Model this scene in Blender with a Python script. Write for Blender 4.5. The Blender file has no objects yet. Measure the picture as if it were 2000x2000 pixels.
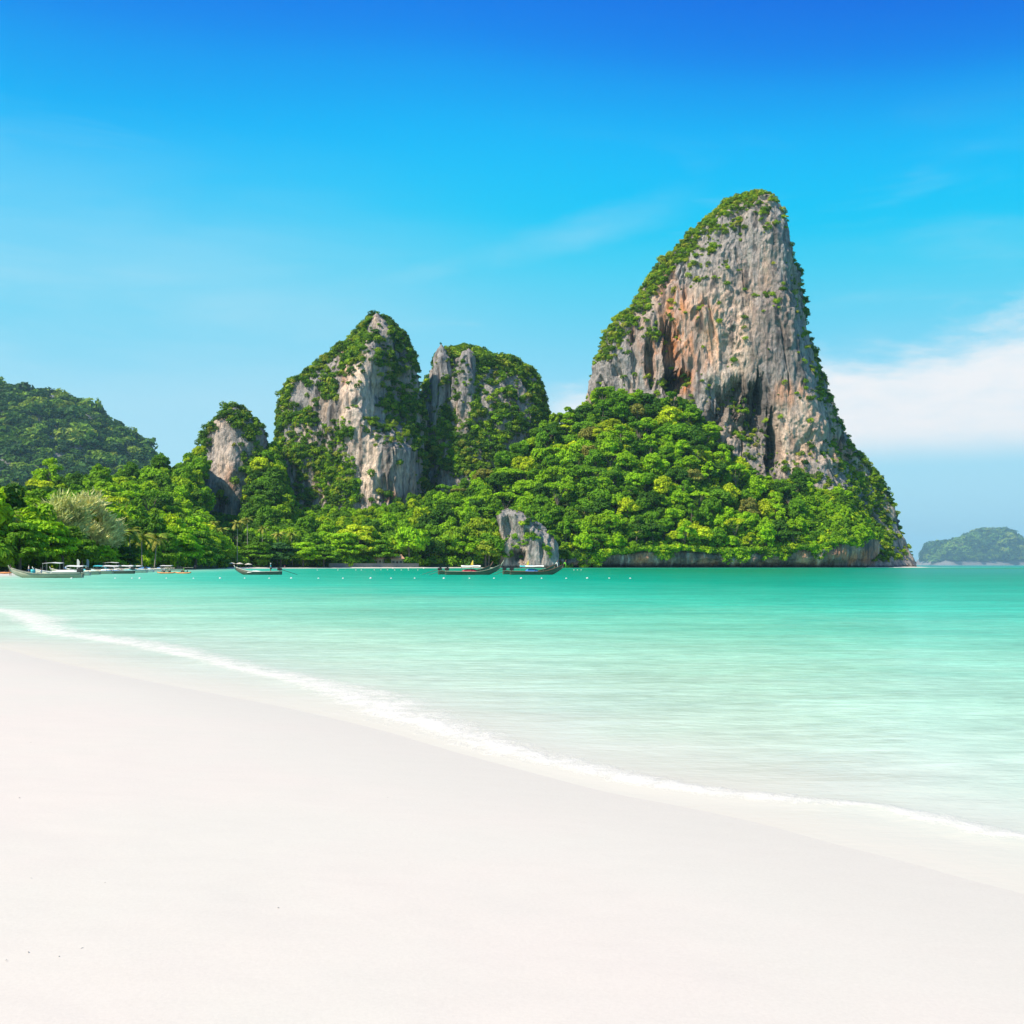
import bpy, bmesh, math, random
import numpy as np
from mathutils import Vector, Matrix, Euler

# ------------------------------------------------------------------ camera, sky, sun, exposure
SC = bpy.context.scene
COL = SC.collection
R = math.radians
CAMH, F, H0 = 1.7, 2144.0, 1104.0          # eye height above the sea (m), focal length and horizon row (photo pixels)
cd = bpy.data.cameras.new('camera'); cam = bpy.data.objects.new('camera', cd); COL.objects.link(cam)
cd.sensor_width = 36; cd.lens = 36 * F / 2000; cd.shift_y = (H0 - 1000) / 2000
cd.clip_start = 0.1; cd.clip_end = 40000
cam.location = (0, 0, CAMH); cam.rotation_euler = (R(90), 0, 0)
SC.camera = cam

SUN_AZ, SUN_EL = -122.0, 49.0              # azimuth from +Y, positive to the right
world = bpy.data.worlds.new('World'); SC.world = world; world.use_nodes = True

class NT:
    """small node-tree helper"""
    def __init__(s, tree): s.t = tree; s.n = tree.nodes; s.l = tree.links
    def new(s, kind, **kw):
        nd = s.n.new(kind)
        for k, v in kw.items(): setattr(nd, k, v)
        return nd
    def put(s, nd, key, v):
        sock = nd.inputs[key]
        if isinstance(v, bpy.types.NodeSocket): s.l.new(v, sock)
        elif v is not None: sock.default_value = v
    def math(s, op, a, b=None, c=None, clamp=False):
        nd = s.new('ShaderNodeMath', operation=op, use_clamp=clamp)
        for i, v in enumerate((a, b, c)):
            if v is not None: s.put(nd, i, v)
        return nd.outputs[0]
    def sstep(s, v, a, b, o0=0.0, o1=1.0):
        nd = s.new('ShaderNodeMapRange', interpolation_type='SMOOTHSTEP')
        for k, x in ((0, v), (1, a), (2, b), (3, o0), (4, o1)): s.put(nd, k, x)
        return nd.outputs[0]
    def lin(s, v, a, b, o0=0.0, o1=1.0):
        nd = s.new('ShaderNodeMapRange')
        for k, x in ((0, v), (1, a), (2, b), (3, o0), (4, o1)): s.put(nd, k, x)
        return nd.outputs[0]
    def mix(s, f, a, b, blend='MIX'):
        nd = s.new('ShaderNodeMix', data_type='RGBA', blend_type=blend)
        s.put(nd, 0, f); s.put(nd, 6, a); s.put(nd, 7, b); return nd.outputs[2]
    def noise(s, vec, scale, detail=4, rough=0.55, dist=0.0):
        nd = s.new('ShaderNodeTexNoise'); s.put(nd, 'Vector', vec); s.put(nd, 'Scale', scale)
        s.put(nd, 'Detail', detail); s.put(nd, 'Roughness', rough); s.put(nd, 'Distortion', dist); return nd.outputs[0]
    def mapping(s, vec, scale=(1, 1, 1), rot=(0, 0, 0), loc=(0, 0, 0)):
        nd = s.new('ShaderNodeMapping'); s.put(nd, 0, vec); s.put(nd, 1, loc); s.put(nd, 2, rot); s.put(nd, 3, scale); return nd.outputs[0]
    def ramp(s, v, stops, interp='LINEAR'):
        nd = s.new('ShaderNodeValToRGB'); cr = nd.color_ramp; cr.interpolation = interp
        while len(cr.elements) < len(stops): cr.elements.new(0.5)
        for e, (p, c) in zip(cr.elements, stops): e.position = p; e.color = (*c, 1)
        s.put(nd, 0, v); return nd.outputs[0]
    def bump(s, h, strength=0.5, dist=0.1):
        nd = s.new('ShaderNodeBump'); s.put(nd, 'Height', h); s.put(nd, 'Strength', strength); s.put(nd, 'Distance', dist); return nd.outputs[0]

def build_world():
    g = NT(world.node_tree); bg = g.n['Background']
    sky = g.new('ShaderNodeTexSky', sky_type='NISHITA', sun_disc=False)
    sky.sun_elevation = R(SUN_EL); sky.sun_rotation = R(SUN_AZ)
    geo = g.new('ShaderNodeTexCoord'); d = g.new('ShaderNodeSeparateXYZ'); g.put(d, 0, geo.outputs['Generated'])
    lo = g.new('ShaderNodeVectorMath', operation='SCALE'); g.put(lo, 0, sky.outputs[0]); g.put(lo, 'Scale', g.math('MULTIPLY', g.sstep(d.outputs[0], -.08, .5, .1, .088), g.sstep(d.outputs[0], -.55, -.05, .90, 1.0)))   # a little deeper away from the sun side
    cur = g.new('ShaderNodeRGBCurve'); g.put(cur, 1, lo.outputs[0])
    def curve(i, pts):
        c = cur.mapping.curves[i]
        c.points[0].location = pts[0]; c.points[1].location = pts[-1]
        for p in pts[1:-1]: c.points.new(*p)
        for p in c.points: p.handle_type = 'AUTO_CLAMPED'
    # saturated tropical blue: the red falls away quickly above the horizon
    curve(0, [(0, 0.0), (.165, .0), (.183, .025), (.21, .072), (.26, .125), (.30, .18), (.39, .235), (1, .6)])
    curve(1, [(0, 0.0), (.16, .075), (.19, .135), (.209, .235), (.237, .345), (.265, .393), (.30, .432), (.38, .455), (.5, .50), (1, .7)])
    curve(2, [(0, 0.0), (.28, .46), (.328, .56), (.35, .605), (.38, .635), (.45, .615), (.54, .625), (1, .75)])
    cur.mapping.update()
    x, y, z = d.outputs
    hor = g.math('SQRT', g.math('ADD', g.math('MULTIPLY', x, x), g.math('MULTIPLY', y, y)))
    T = g.math('DIVIDE', z, g.math('MAXIMUM', hor, 0.01))           # tangent of the elevation
    A = g.math('ARCTAN2', x, y)                                     # azimuth
    cv = g.new('ShaderNodeCombineXYZ'); g.put(cv, 0, A); g.put(cv, 1, T); cv = cv.outputs[0]
    n1 = g.noise(g.mapping(cv, (7, 20, 1)), 1.0, 6, .58, .3)
    n2 = g.noise(g.mapping(cv, (22, 60, 1), loc=(3, 1, 0)), 1.0, 5, .6, .2)
    # a bank of low white cloud beyond the cliffs, soft underneath and ragged on top
    top = g.math('ADD', g.math('MULTIPLY_ADD', A, .12, .158), g.math('MULTIPLY', g.math('SUBTRACT', n1, .5), .10))
    top = g.math('ADD', top, g.math('MULTIPLY', g.math('SUBTRACT', n2, .5), .025))
    top = g.math('MINIMUM', top, .235)
    above = g.sstep(g.math('SUBTRACT', top, T), -.012, .034)
    below = g.sstep(T, .082, .118)
    side = g.sstep(A, .0, .075)
    bank = g.math('MULTIPLY', g.math('MULTIPLY', above, below), side)
    bank = g.math('MULTIPLY', bank, g.lin(n2, .3, .6, .84, 1.0), clamp=True)
    # thin cirrus veil
    cz = g.noise(g.mapping(cv, (3.2, 16, 1), rot=(0, 0, R(-14)), loc=(.3, 2.2, 0)), 1.0, 5, .55, .5)
    cir = g.math('MULTIPLY', g.sstep(cz, .50, .78), g.sstep(T, .05, .2))
    cir = g.math('MULTIPLY', cir, g.sstep(T, .42, .28)); cir = g.math('MULTIPLY', cir, .34)
    cir = g.math('MULTIPLY', cir, g.sstep(A, .55, -.1, .55, 1.0))
    veil = g.math('MULTIPLY', g.math('MULTIPLY', g.sstep(T, .40, .22), g.sstep(A, .12, -.35)), g.lin(cz, .3, .7, .25, .75)); cir = g.math('MAXIMUM', cir, g.math('MULTIPLY', veil, .62))
    wl = g.math('SUBTRACT', T, g.math('ADD', g.math('MULTIPLY_ADD', A, .25, .287), g.math('MULTIPLY', g.math('SUBTRACT', n2, .5), .018)))
    wl = g.math('MULTIPLY', g.sstep(g.math('ABSOLUTE', wl), .026, .0), g.math('MULTIPLY', g.sstep(A, .2, .06), g.sstep(A, -.5, -.05, .0, 1.0)))
    cir = g.math('MAXIMUM', cir, g.math('MULTIPLY', g.math('MULTIPLY', wl, g.lin(n1, .3, .7, .35, 1.0)), .24))
    c = g.mix(cir, cur.outputs[0], (.44, .56, .62, 1))
    c = g.mix(g.sstep(T, .25, .02, 0, .95), c, (.30, .535, .645, 1))          # pale air along the horizon
    c = g.mix(bank, c, (.63, .635, .645, 1))
    up = g.new('ShaderNodeVectorMath', operation='SCALE'); g.put(up, 0, c); g.put(up, 'Scale', 10.0)
    g.put(bg, 0, up.outputs[0]); bg.inputs[1].default_value = 0.1
build_world()

sd_ = bpy.data.lights.new('sun', 'SUN'); sd_.energy = 5.0; sd_.angle = R(0.5); sd_.color = (1.0, .89, .72)
sun = bpy.data.objects.new('sun', sd_); COL.objects.link(sun)
tosun = Vector((math.sin(R(SUN_AZ)) * math.cos(R(SUN_EL)), math.cos(R(SUN_AZ)) * math.cos(R(SUN_EL)), math.sin(R(SUN_EL))))
sun.rotation_euler = tosun.to_track_quat('Z', 'Y').to_euler(); sun.location = (-200, -150, 400)
vs = SC.view_settings; vs.view_transform = 'Standard'; vs.look = 'None'; vs.gamma = 1; vs.exposure = 0.6; vs.use_curve_mapping = False
SC.render.engine = 'CYCLES'
SC.cycles.use_denoising = True
SC.cycles.max_bounces = 6; SC.cycles.diffuse_bounces = 3; SC.cycles.glossy_bounces = 2
SC.cycles.transmission_bounces = 3; SC.cycles.transparent_max_bounces = 6; SC.cycles.volume_bounces = 0
SC.cycles.sample_clamp_indirect = 6

rng = np.random.default_rng(7)
random.seed(7)

# ------------------------------------------------------------------ helpers
def at(px, py, Y):
    """a point at distance Y metres in the direction seen at photo pixel (px, py)"""
    return Vector(((px - 1000) / F * Y, Y, CAMH + (H0 - py) / F * Y))
def IP(x, pts): return np.interp(x, [p[0] for p in pts], [p[1] for p in pts])
def sst(x, a, b): t = np.clip((x - a) / (b - a), 0, 1); return t * t * (3 - 2 * t)

def _h(ix, iy, iz, s):
    h = (ix.astype(np.uint32) * np.uint32(374761393) + iy.astype(np.uint32) * np.uint32(668265263)
         + iz.astype(np.uint32) * np.uint32(2246822519) + np.uint32(s * 974711 + 13))
    h = (h ^ (h >> np.uint32(13))) * np.uint32(1274126177); h = h ^ (h >> np.uint32(16))
    return (h & np.uint32(0xffff)).astype(np.float32) / 32767.5 - 1
def vn(x, y, z, s=0):
    """value noise, -1..1"""
    x = np.asarray(x, np.float64); y = np.asarray(y, np.float64) + 0 * x; z = np.asarray(z, np.float64) + 0 * x
    fx, fy, fz = np.floor(x), np.floor(y), np.floor(z)
    ix, iy, iz = fx.astype(np.int64), fy.astype(np.int64), fz.astype(np.int64)
    u, v, w = x - fx, y - fy, z - fz
    u, v, w = [q * q * (3 - 2 * q) for q in (u, v, w)]
    out = 0
    for a in (0, 1):
        for b in (0, 1):
            for c in (0, 1):
                out = out + _h(ix + a, iy + b, iz + c, s) * ((u if a else 1 - u) * (v if b else 1 - v) * (w if c else 1 - w))
    return out
def fbm(x, y, z, o=4, s=0, g=.5):
    t, a, n = 0, 1, 0
    for i in range(o):
        t = t + a * vn(x * 2**i + 7.3 * i, y * 2**i + 3.1 * i, z * 2**i + 5.7 * i, s + i); n += a; a *= g
    return t / n
def ridged(x, y, z, o=2, s=0): return 1 - 2 * np.abs(fbm(x, y, z, o, s))

def mesh_np(name, V, Q, smooth=False):
    """mesh from numpy vertices and equal-sided polygons"""
    V = np.asarray(V, np.float32); Q = np.asarray(Q, np.int32); k = Q.shape[1]
    me = bpy.data.meshes.new(name)
    me.vertices.add(len(V)); me.vertices.foreach_set('co', V.ravel())
    me.loops.add(Q.size); me.loops.foreach_set('vertex_index', Q.ravel())
    me.polygons.add(len(Q)); me.polygons.foreach_set('loop_start', np.arange(0, Q.size, k, dtype=np.int32))
    me.polygons.foreach_set('use_smooth', np.full(len(Q), smooth))
    me.update(calc_edges=True); return me
def grid_faces(nu, nv, wrap=False):
    """quads for vertices stored [v][u]"""
    iu = np.arange(nu if wrap else nu - 1); iv = np.arange(nv - 1)
    a = (iv[:, None] * nu + iu[None, :]); b = iv[:, None] * nu + (iu[None, :] + 1) % nu
    return np.stack([a, b, b + nu, a + nu], -1).reshape(-1, 4)
def attr(me, name, kind, data):
    at_ = me.attributes.new(name, kind, 'POINT')
    key = {'FLOAT': 'value', 'FLOAT_COLOR': 'color', 'FLOAT_VECTOR': 'vector', 'INT': 'value'}[kind]
    at_.data.foreach_set(key, np.asarray(data, np.int32 if kind == 'INT' else np.float32).ravel())
def obj(name, me, mat=None, parent=None, loc=None):
    o = bpy.data.objects.new(name, me); COL.objects.link(o)
    if mat is not None and me is not None and not me.materials: me.materials.append(mat)
    if parent is not None: o.parent = parent
    if loc is not None: o.location = loc
    return o
def tag(o, label=None, cat=None, group=None, kind=None):
    for k, v in (('label', label), ('category', cat), ('group', group), ('kind', kind)):
        if v: o[k] = v
    return o
def empty(name, loc=(0, 0, 0), rz=0, sc=1):
    o = bpy.data.objects.new(name, None); COL.objects.link(o); o.location = loc
    o.rotation_euler = (0, 0, rz); o.scale = (sc, sc, sc); o.empty_display_size = .5; return o
def copy_tree(o, parent=None):
    c = o.copy(); COL.objects.link(c); c.parent = parent
    for ch in o.children: copy_tree(ch, c)
    return c

class MB:
    """collects simple solids into one mesh"""
    def __init__(s): s.v = []; s.f = []
    def add(s, V, Fs):
        n = len(s.v); s.v += [tuple(p) for p in V]; s.f += [tuple(n + i for i in f) for f in Fs]; return s
    def box(s, c, d, rot=None):
        P = [Vector((x * d[0] / 2, y * d[1] / 2, z * d[2] / 2)) for x in (-1, 1) for y in (-1, 1) for z in (-1, 1)]
        if rot: m = Euler(rot).to_matrix(); P = [m @ p for p in P]
        return s.add([p + Vector(c) for p in P], [(0, 1, 3, 2), (4, 6, 7, 5), (0, 4, 5, 1), (2, 3, 7, 6), (0, 2, 6, 4), (1, 5, 7, 3)])
    def tube(s, pts, rad, n=8, cap=True):
        pts = [Vector(p) for p in pts]; V = []; m = len(pts)
        for i, p in enumerate(pts):
            t = (pts[min(i + 1, m - 1)] - pts[max(i - 1, 0)]).normalized()
            a = t.cross(Vector((.31, .93, .17)) if abs(t.z) > .5 else Vector((0, 0, 1))).normalized(); b = t.cross(a)
            r = rad[i] if hasattr(rad, '__len__') else rad
            V += [p + (a * math.cos(2 * math.pi * k / n) + b * math.sin(2 * math.pi * k / n)) * r for k in range(n)]
        Fs = [(i * n + k, i * n + (k + 1) % n, (i + 1) * n + (k + 1) % n, (i + 1) * n + k) for i in range(m - 1) for k in range(n)]
        if cap: Fs += [tuple(range(n))[::-1], tuple((m - 1) * n + k for k in range(n))]
        return s.add(V, Fs)
    def ball(s, c, r, n=10, m=7):
        r = r if hasattr(r, '__len__') else (r, r, r); V = []; Fs = []
        for i in range(m + 1):
            th = math.pi * i / m
            for k in range(n):
                ph = 2 * math.pi * k / n
                V.append((c[0] + r[0] * math.sin(th) * math.cos(ph), c[1] + r[1] * math.sin(th) * math.sin(ph), c[2] + r[2] * math.cos(th)))
        for i in range(m):
            for k in range(n): Fs.append((i * n + k, (i + 1) * n + k, (i + 1) * n + (k + 1) % n, i * n + (k + 1) % n))
        return s.add(V, Fs)
    def lathe(s, c, prof, n=12):
        V = []; Fs = []
        for (r, z) in prof:
            V += [(c[0] + r * math.cos(2 * math.pi * k / n), c[1] + r * math.sin(2 * math.pi * k / n), c[2] + z) for k in range(n)]
        for i in range(len(prof) - 1):
            for k in range(n): Fs.append((i * n + k, i * n + (k + 1) % n, (i + 1) * n + (k + 1) % n, (i + 1) * n + k))
        return s.add(V, Fs)
    def mesh(s, name, smooth=False):
        me = bpy.data.meshes.new(name); me.from_pydata(s.v, [], s.f); me.update()
        if smooth: me.polygons.foreach_set('use_smooth', [True] * len(me.polygons))
        return me
    def build(s, name, mat, parent=None, smooth=False): return obj(name, s.mesh(name, smooth), mat, parent)

# ------------------------------------------------------------------ materials
def material(name):
    m = bpy.data.materials.new(name); m.use_nodes = True
    g = NT(m.node_tree); return m, g, g.n['Principled BSDF']
def plain(name, col, rough=.6, var=.15, scale=3.0, metal=0.0, bump=.0):
    m, g, p = material(name)
    tc = g.new('ShaderNodeTexCoord')
    n = g.noise(tc.outputs['Object'], scale, 4)
    c = g.mix(n, tuple(max(0, k * (1 - var)) for k in col) + (1,), tuple(min(1, k * (1 + var)) for k in col) + (1,))
    g.put(p, 'Base Color', c); p.inputs['Roughness'].default_value = rough; p.inputs['Metallic'].default_value = metal
    if bump: g.put(p, 'Normal', g.bump(g.noise(tc.outputs['Object'], scale * 5, 3), bump, .02))
    return m

def rock_material(name, scale=1.0):
    m, g, p = material(name)
    a = g.new('ShaderNodeVertexColor', layer_name='stain_shade')
    pos = g.new('ShaderNodeNewGeometry').outputs['Position']
    f1 = g.noise(g.mapping(pos, (.9 * scale, .9 * scale, .16 * scale)), 1.0, 6, .65, .4)
    f2 = g.noise(g.mapping(pos, (.35 * scale,) * 3), 1.0, 5, .6)
    k = g.math('MULTIPLY', g.lin(f1, .25, .75, .45, 1.55), g.lin(f2, .3, .7, .86, 1.14))
    sc = g.new('ShaderNodeVectorMath', operation='SCALE'); g.put(sc, 0, a.outputs[0]); g.put(sc, 'Scale', k)
    g.put(p, 'Base Color', sc.outputs[0]); p.inputs['Roughness'].default_value = .93; p.inputs['Specular IOR Level'].default_value = .2
    h = g.math('ADD', f1, g.math('MULTIPLY', g.noise(pos, 1.1 * scale, 5, .65), .8))
    g.put(p, 'Normal', g.bump(h, 1.0, 1.6 / scale)); return m

def leaf_material(name, stops, by_colour=False, trans=.28):
    """foliage: a shade per plant, a little variation per leaf clump, light through the leaves"""
    m, g, p = material(name)
    oi = g.new('ShaderNodeObjectInfo')
    pos = g.new('ShaderNodeNewGeometry').outputs['Position']
    n = g.noise(pos, .55, 3, .6); n2 = g.noise(pos, 2.6, 2, .6)
    if by_colour: base = oi.outputs['Color']
    else: base = g.ramp(oi.outputs['Random'], stops)
    n3 = g.noise(pos, .07, 3, .6)
    k = g.math('MULTIPLY', g.lin(n, .3, .7, .66, 1.28), g.lin(n2, .3, .7, .70, 1.28)); k = g.math('MULTIPLY', k, g.lin(n3, .3, .7, .84, 1.42))
    sc = g.new('ShaderNodeVectorMath', operation='SCALE'); g.put(sc, 0, base); g.put(sc, 'Scale', k)
    g.put(p, 'Base Color', sc.outputs[0]); p.inputs['Roughness'].default_value = .55; p.inputs['Specular IOR Level'].default_value = .12
    tr = g.new('ShaderNodeBsdfTranslucent')
    wm = g.mix(1.0, sc.outputs[0], (1.25, 1.15, .5, 1), 'MULTIPLY'); g.put(tr, 0, wm)
    mx = g.new('ShaderNodeMixShader'); g.put(mx, 0, trans); g.l.new(p.outputs[0], mx.inputs[1]); g.l.new(tr.outputs[0], mx.inputs[2])
    g.l.new(mx.outputs[0], g.n['Material Output'].inputs[0]); return m

M = {}
M['rock'] = rock_material('limestone'); M['rock_far'] = rock_material('far_limestone', .35)
G_DARK, G_MID, G_BRT, G_YEL, G_OLV = (.036, .100, .010), (.115, .255, .010), (.230, .420, .008), (.390, .490, .012), (.20, .21, .035)
M['leaf'] = leaf_material('tree_leaves', None, True)
M['shrub'] = leaf_material('shrub_leaves', [(0, G_DARK), (.3, (.060, .145, .010)), (.6, (.12, .24, .012)), (.85, (.22, .34, .014)), (1, (.28, .30, .04))])
M['shrub_lush'] = leaf_material('lush_leaves', [(0, (.05, .13, .010)), (.3, G_MID), (.75, G_BRT), (1, G_YEL)])
M['crest'] = leaf_material('crest_leaves', [(0, (.07, .15, .012)), (.4, (.15, .27, .012)), (.75, (.26, .38, .014)), (1, (.32, .33, .04))])
M['hill_leaf'] = leaf_material('hill_leaves', [(0, (.018, .055, .014)), (.45, (.045, .115, .016)), (.8, (.14, .26, .018)), (1, (.24, .30, .03))])
M['bark'] = plain('bark', (.16, .13, .10), .9, .35, 1.2, bump=.4)
M['palm_bark'] = plain('palm_bark', (.30, .27, .23), .9, .3, 2.0, bump=.3)

def soil_material():
    m, g, p = material('forest_floor')
    pos = g.new('ShaderNodeNewGeometry').outputs['Position']
    n = g.noise(pos, .12, 6, .6)
    g.put(p, 'Base Color', g.ramp(n, [(.3, (.02, .045, .012)), (.55, (.035, .07, .015)), (.75, (.07, .08, .04))]))
    p.inputs['Roughness'].default_value = .95; return m
M['soil'] = soil_material()

def sand_material():
    m, g, p = material('white_sand')
    pos = g.new('ShaderNodeNewGeometry').outputs['Position']
    w = g.new('ShaderNodeAttribute', attribute_name='wet').outputs['Fac']
    big = g.noise(pos, .35, 4, .55); fine = g.noise(pos, 60, 4, .7); mid = g.noise(g.mapping(pos, (3, 7, 3), rot=(0, 0, R(25))), 1.0, 4, .6)
    dry = g.mix(g.sstep(big, .38, .66), (.524, .490, .440, 1), (.541, .488, .442, 1))
    wetn = g.math('ADD', w, g.math('MULTIPLY', g.math('SUBTRACT', mid, .5), .25), clamp=True)
    c = g.mix(g.math('MULTIPLY', wetn, .75), dry, (.503, .470, .420, 1))
    k = g.math('MULTIPLY', g.lin(fine, .3, .7, .96, 1.03), g.lin(mid, .3, .7, .985, 1.012))
    sc = g.new('ShaderNodeVectorMath', operation='SCALE'); g.put(sc, 0, c); g.put(sc, 'Scale', k)
    g.put(p, 'Base Color', sc.outputs[0]); p.inputs['Specular IOR Level'].default_value = .08
    g.put(p, 'Roughness', g.lin(wetn, 0, 1, .95, .75))
    h = g.math('ADD', g.math('MULTIPLY', fine, .25), g.math('MULTIPLY', mid, .6))
    h = g.math('MULTIPLY', h, g.lin(wetn, 0, 1, 1, .25))
    g.put(p, 'Normal', g.bump(h, .25, .012)); return m
M['sand'] = sand_material()

def sea_material():
    m, g, p = material('sea_water')
    pos = g.new('ShaderNodeNewGeometry').outputs['Position']
    off = g.new('ShaderNodeAttribute', attribute_name='offshore').outputs['Fac']    # log scale of the distance to the beach
    foam = g.new('ShaderNodeAttribute', attribute_name='foam').outputs['Fac']
    open_ = g.new('ShaderNodeAttribute', attribute_name='open_sea').outputs['Fac']
    n_big = g.noise(g.mapping(pos, (.05, .10, 1)), 1.0, 4, .6, .3)
    n_mid = g.noise(g.mapping(pos, (.45, .9, 1), rot=(0, 0, R(12))), 1.0, 4, .6, .4)
    o2 = g.math('ADD', off, g.math('MULTIPLY', g.math('SUBTRACT', n_big, .5), .10))
    o2 = g.math('ADD', o2, g.math('MULTIPLY', g.math('SUBTRACT', n_mid, .5), .07))
    def lg(d): return math.log(1 + d) / math.log(601)
    col = g.ramp(o2, [(0, (.474, .447, .402)), (lg(.5), (.470, .453, .406)), (lg(1.6), (.445, .470, .412)), (lg(3.5), (.390, .498, .410)), (lg(7), (.310, .487, .375)),
                      (lg(15), (.170, .450, .325)), (lg(32), (.042, .375, .265)), (lg(70), (.0, .270, .175)), (lg(170), (.0, .190, .095)), (1, (.0, .17, .075))])
    w1 = g.noise(g.mapping(pos, (.24, .62, 1), rot=(0, 0, R(5))), 1.0, 4, .65, .5); w2 = g.noise(g.mapping(pos, (2.0, 4.6, 1), rot=(0, 0, R(9))), 1.0, 4, .65, .5); w3 = g.noise(g.mapping(pos, (.055, .14, 1)), 1.0, 4, .65, .5)
    kk = g.math('MULTIPLY', g.lin(w1, .3, .7, .86, 1.14), g.math('MULTIPLY', g.lin(w2, .3, .7, .84, 1.16), g.lin(w3, .3, .7, .88, 1.12)))  # seabed patches, plus ripple light and shade painted into the water colour
    kk = g.math('ADD', 1.0, g.math('MULTIPLY', g.math('SUBTRACT', kk, 1.0), g.sstep(off, lg(.3), lg(6))))
    vm = g.new('ShaderNodeVectorMath', operation='SCALE'); g.put(vm, 0, col); g.put(vm, 'Scale', kk); col = vm.outputs[0]
    col = g.mix(open_, col, (.01, .23, .225, 1))
    # foam: a ragged lacy white
    fn = g.noise(pos, 3.2, 6, .7, .6); fn2 = g.noise(pos, 14, 5, .7, .5)
    fm = g.math('ADD', foam, g.math('MULTIPLY', g.math('SUBTRACT', fn, .5), 1.1))
    fm = g.math('ADD', fm, g.math('MULTIPLY', g.math('SUBTRACT', fn2, .5), .6))
    fm = g.math('MULTIPLY', g.sstep(fm, .38, 1.02), g.sstep(foam, .02, .2))
    col = g.mix(fm, col, (.575, .555, .52, 1))
    df = g.new('ShaderNodeBsdfDiffuse'); g.put(df, 0, col)
    gl = g.new('ShaderNodeBsdfGlossy'); g.put(gl, 'Roughness', .12); g.put(gl, 0, (1, 1, 1, 1))
    # ripples at three sizes
    h1 = g.noise(g.mapping(pos, (.9, 2.2, 1), rot=(0, 0, R(10))), 1.0, 4, .6, .3)
    h2 = g.noise(g.mapping(pos, (4.0, 8.5, 1), rot=(0, 0, R(-8))), 1.0, 3, .6, .3)
    h3 = g.noise(g.mapping(pos, (.16, .45, 1), rot=(0, 0, R(6))), 1.0, 3, .55, .3)
    h = g.math('ADD', g.math('MULTIPLY', h1, .16), g.math('MULTIPLY', h2, .055)); h = g.math('ADD', h, g.math('MULTIPLY', h3, .5))
    h = g.math('MULTIPLY', h, g.lin(off, 0, lg(10), .10, 1.0))
    nb = g.bump(h, .55, 1.0); g.put(gl, 'Normal', nb)
    nd = g.bump(g.math('ADD', h, g.math('MULTIPLY', fm, .05)), .35, 1.0); g.put(df, 'Normal', nd)
    fr = g.new('ShaderNodeFresnel'); g.put(fr, 0, 1.33); g.put(fr, 'Normal', nb)
    fac = g.math('MINIMUM', g.math('MULTIPLY', fr.outputs[0], .42), .20)
    fac = g.math('MULTIPLY', g.math('MULTIPLY', fac, g.math('SUBTRACT', 1, fm)), g.sstep(off, 0, lg(4), .25, 1))
    mx = g.new('ShaderNodeMixShader'); g.put(mx, 0, fac); g.l.new(df.outputs[0], mx.inputs[1]); g.l.new(gl.outputs[0], mx.inputs[2])
    g.l.new(mx.outputs[0], g.n['Material Output'].inputs[0]); return m
M['sea'] = sea_material()

# ------------------------------------------------------------------ the bay: shoreline, beach and sea
def gp(px, py): Y = CAMH * F / (py - H0); return ((px - 1000) / F * Y, Y)
EDGE = [(60, -32), (24, -10), (12, -2), (6, 2.5), (3.7, 4.5)] + [gp(*p) for p in
        [(2000, 1738), (1800, 1684), (1640, 1644), (1500, 1606), (1350, 1574), (1200, 1545), (1050, 1506), (900, 1466),
         (760, 1425), (620, 1392), (480, 1364), (340, 1338), (200, 1310), (80, 1284), (0, 1266)]] + \
       [(-14.5, 26), (-23, 41), (-35, 62), (-52, 92), (-67, 124), (-74, 146), (-83, 176), (-92, 205), (-99, 235), (-105, 280), (-112, 330),
        (-124, 390), (-142, 470), (-147, 540), (-128, 592), (-97, 622), (-60, 655), (-16, 686), (29, 706), (85, 738), (139, 754), (212, 766), (262, 778), (290, 806), (318, 850),
        (338, 900), (300, 1010), (120, 1120), (-300, 1300), (-900, 1500), (-2600, 1600)]
FOAM = [(8.2, 4.6, .5), (5.4, 5.5, .5)] + [(*gp(a, b), w) for a, b, w in
        [(2000, 1645, .38), (1900, 1626, .38), (1800, 1604, .40), (1700, 1582, .22), (1600, 1576, .40), (1450, 1562, .50), (1350, 1550, .55), (1250, 1534, .62), (1150, 1512, .70),
         (1050, 1488, .85), (950, 1460, 1.0), (850, 1426, 1.35), (760, 1398, 1.75), (700, 1374, 1.95), (640, 1350, 1.9), (560, 1328, 1.75), (470, 1309, 1.6), (400, 1290, 1.5),
         (300, 1268, 1.6), (200, 1251, 1.8), (100, 1238, 2.2), (72, 1222, 2.6), (40, 1203, 2.4), (0, 1194, 2.0)]] + [(-24, 47, 2.0), (-37, 70, 1.6), (-55, 100, 1.2), (-70, 130, .6)]
def smooth_line(P, k=6):
    P = np.array(P, float); out = []
    for i in range(len(P) - 1):
        p0, p1, p2, p3 = P[max(i - 1, 0)], P[i], P[i + 1], P[min(i + 2, len(P) - 1)]
        for t in np.linspace(0, 1, k, endpoint=False):
            out.append(.5 * ((2 * p1) + (p2 - p0) * t + (2 * p0 - 5 * p1 + 4 * p2 - p3) * t * t + (3 * p1 - p0 - 3 * p2 + p3) * t**3))
    out.append(P[-1]); return np.array(out)
edge = smooth_line(EDGE, 4); foamline = smooth_line(FOAM, 4)
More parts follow.
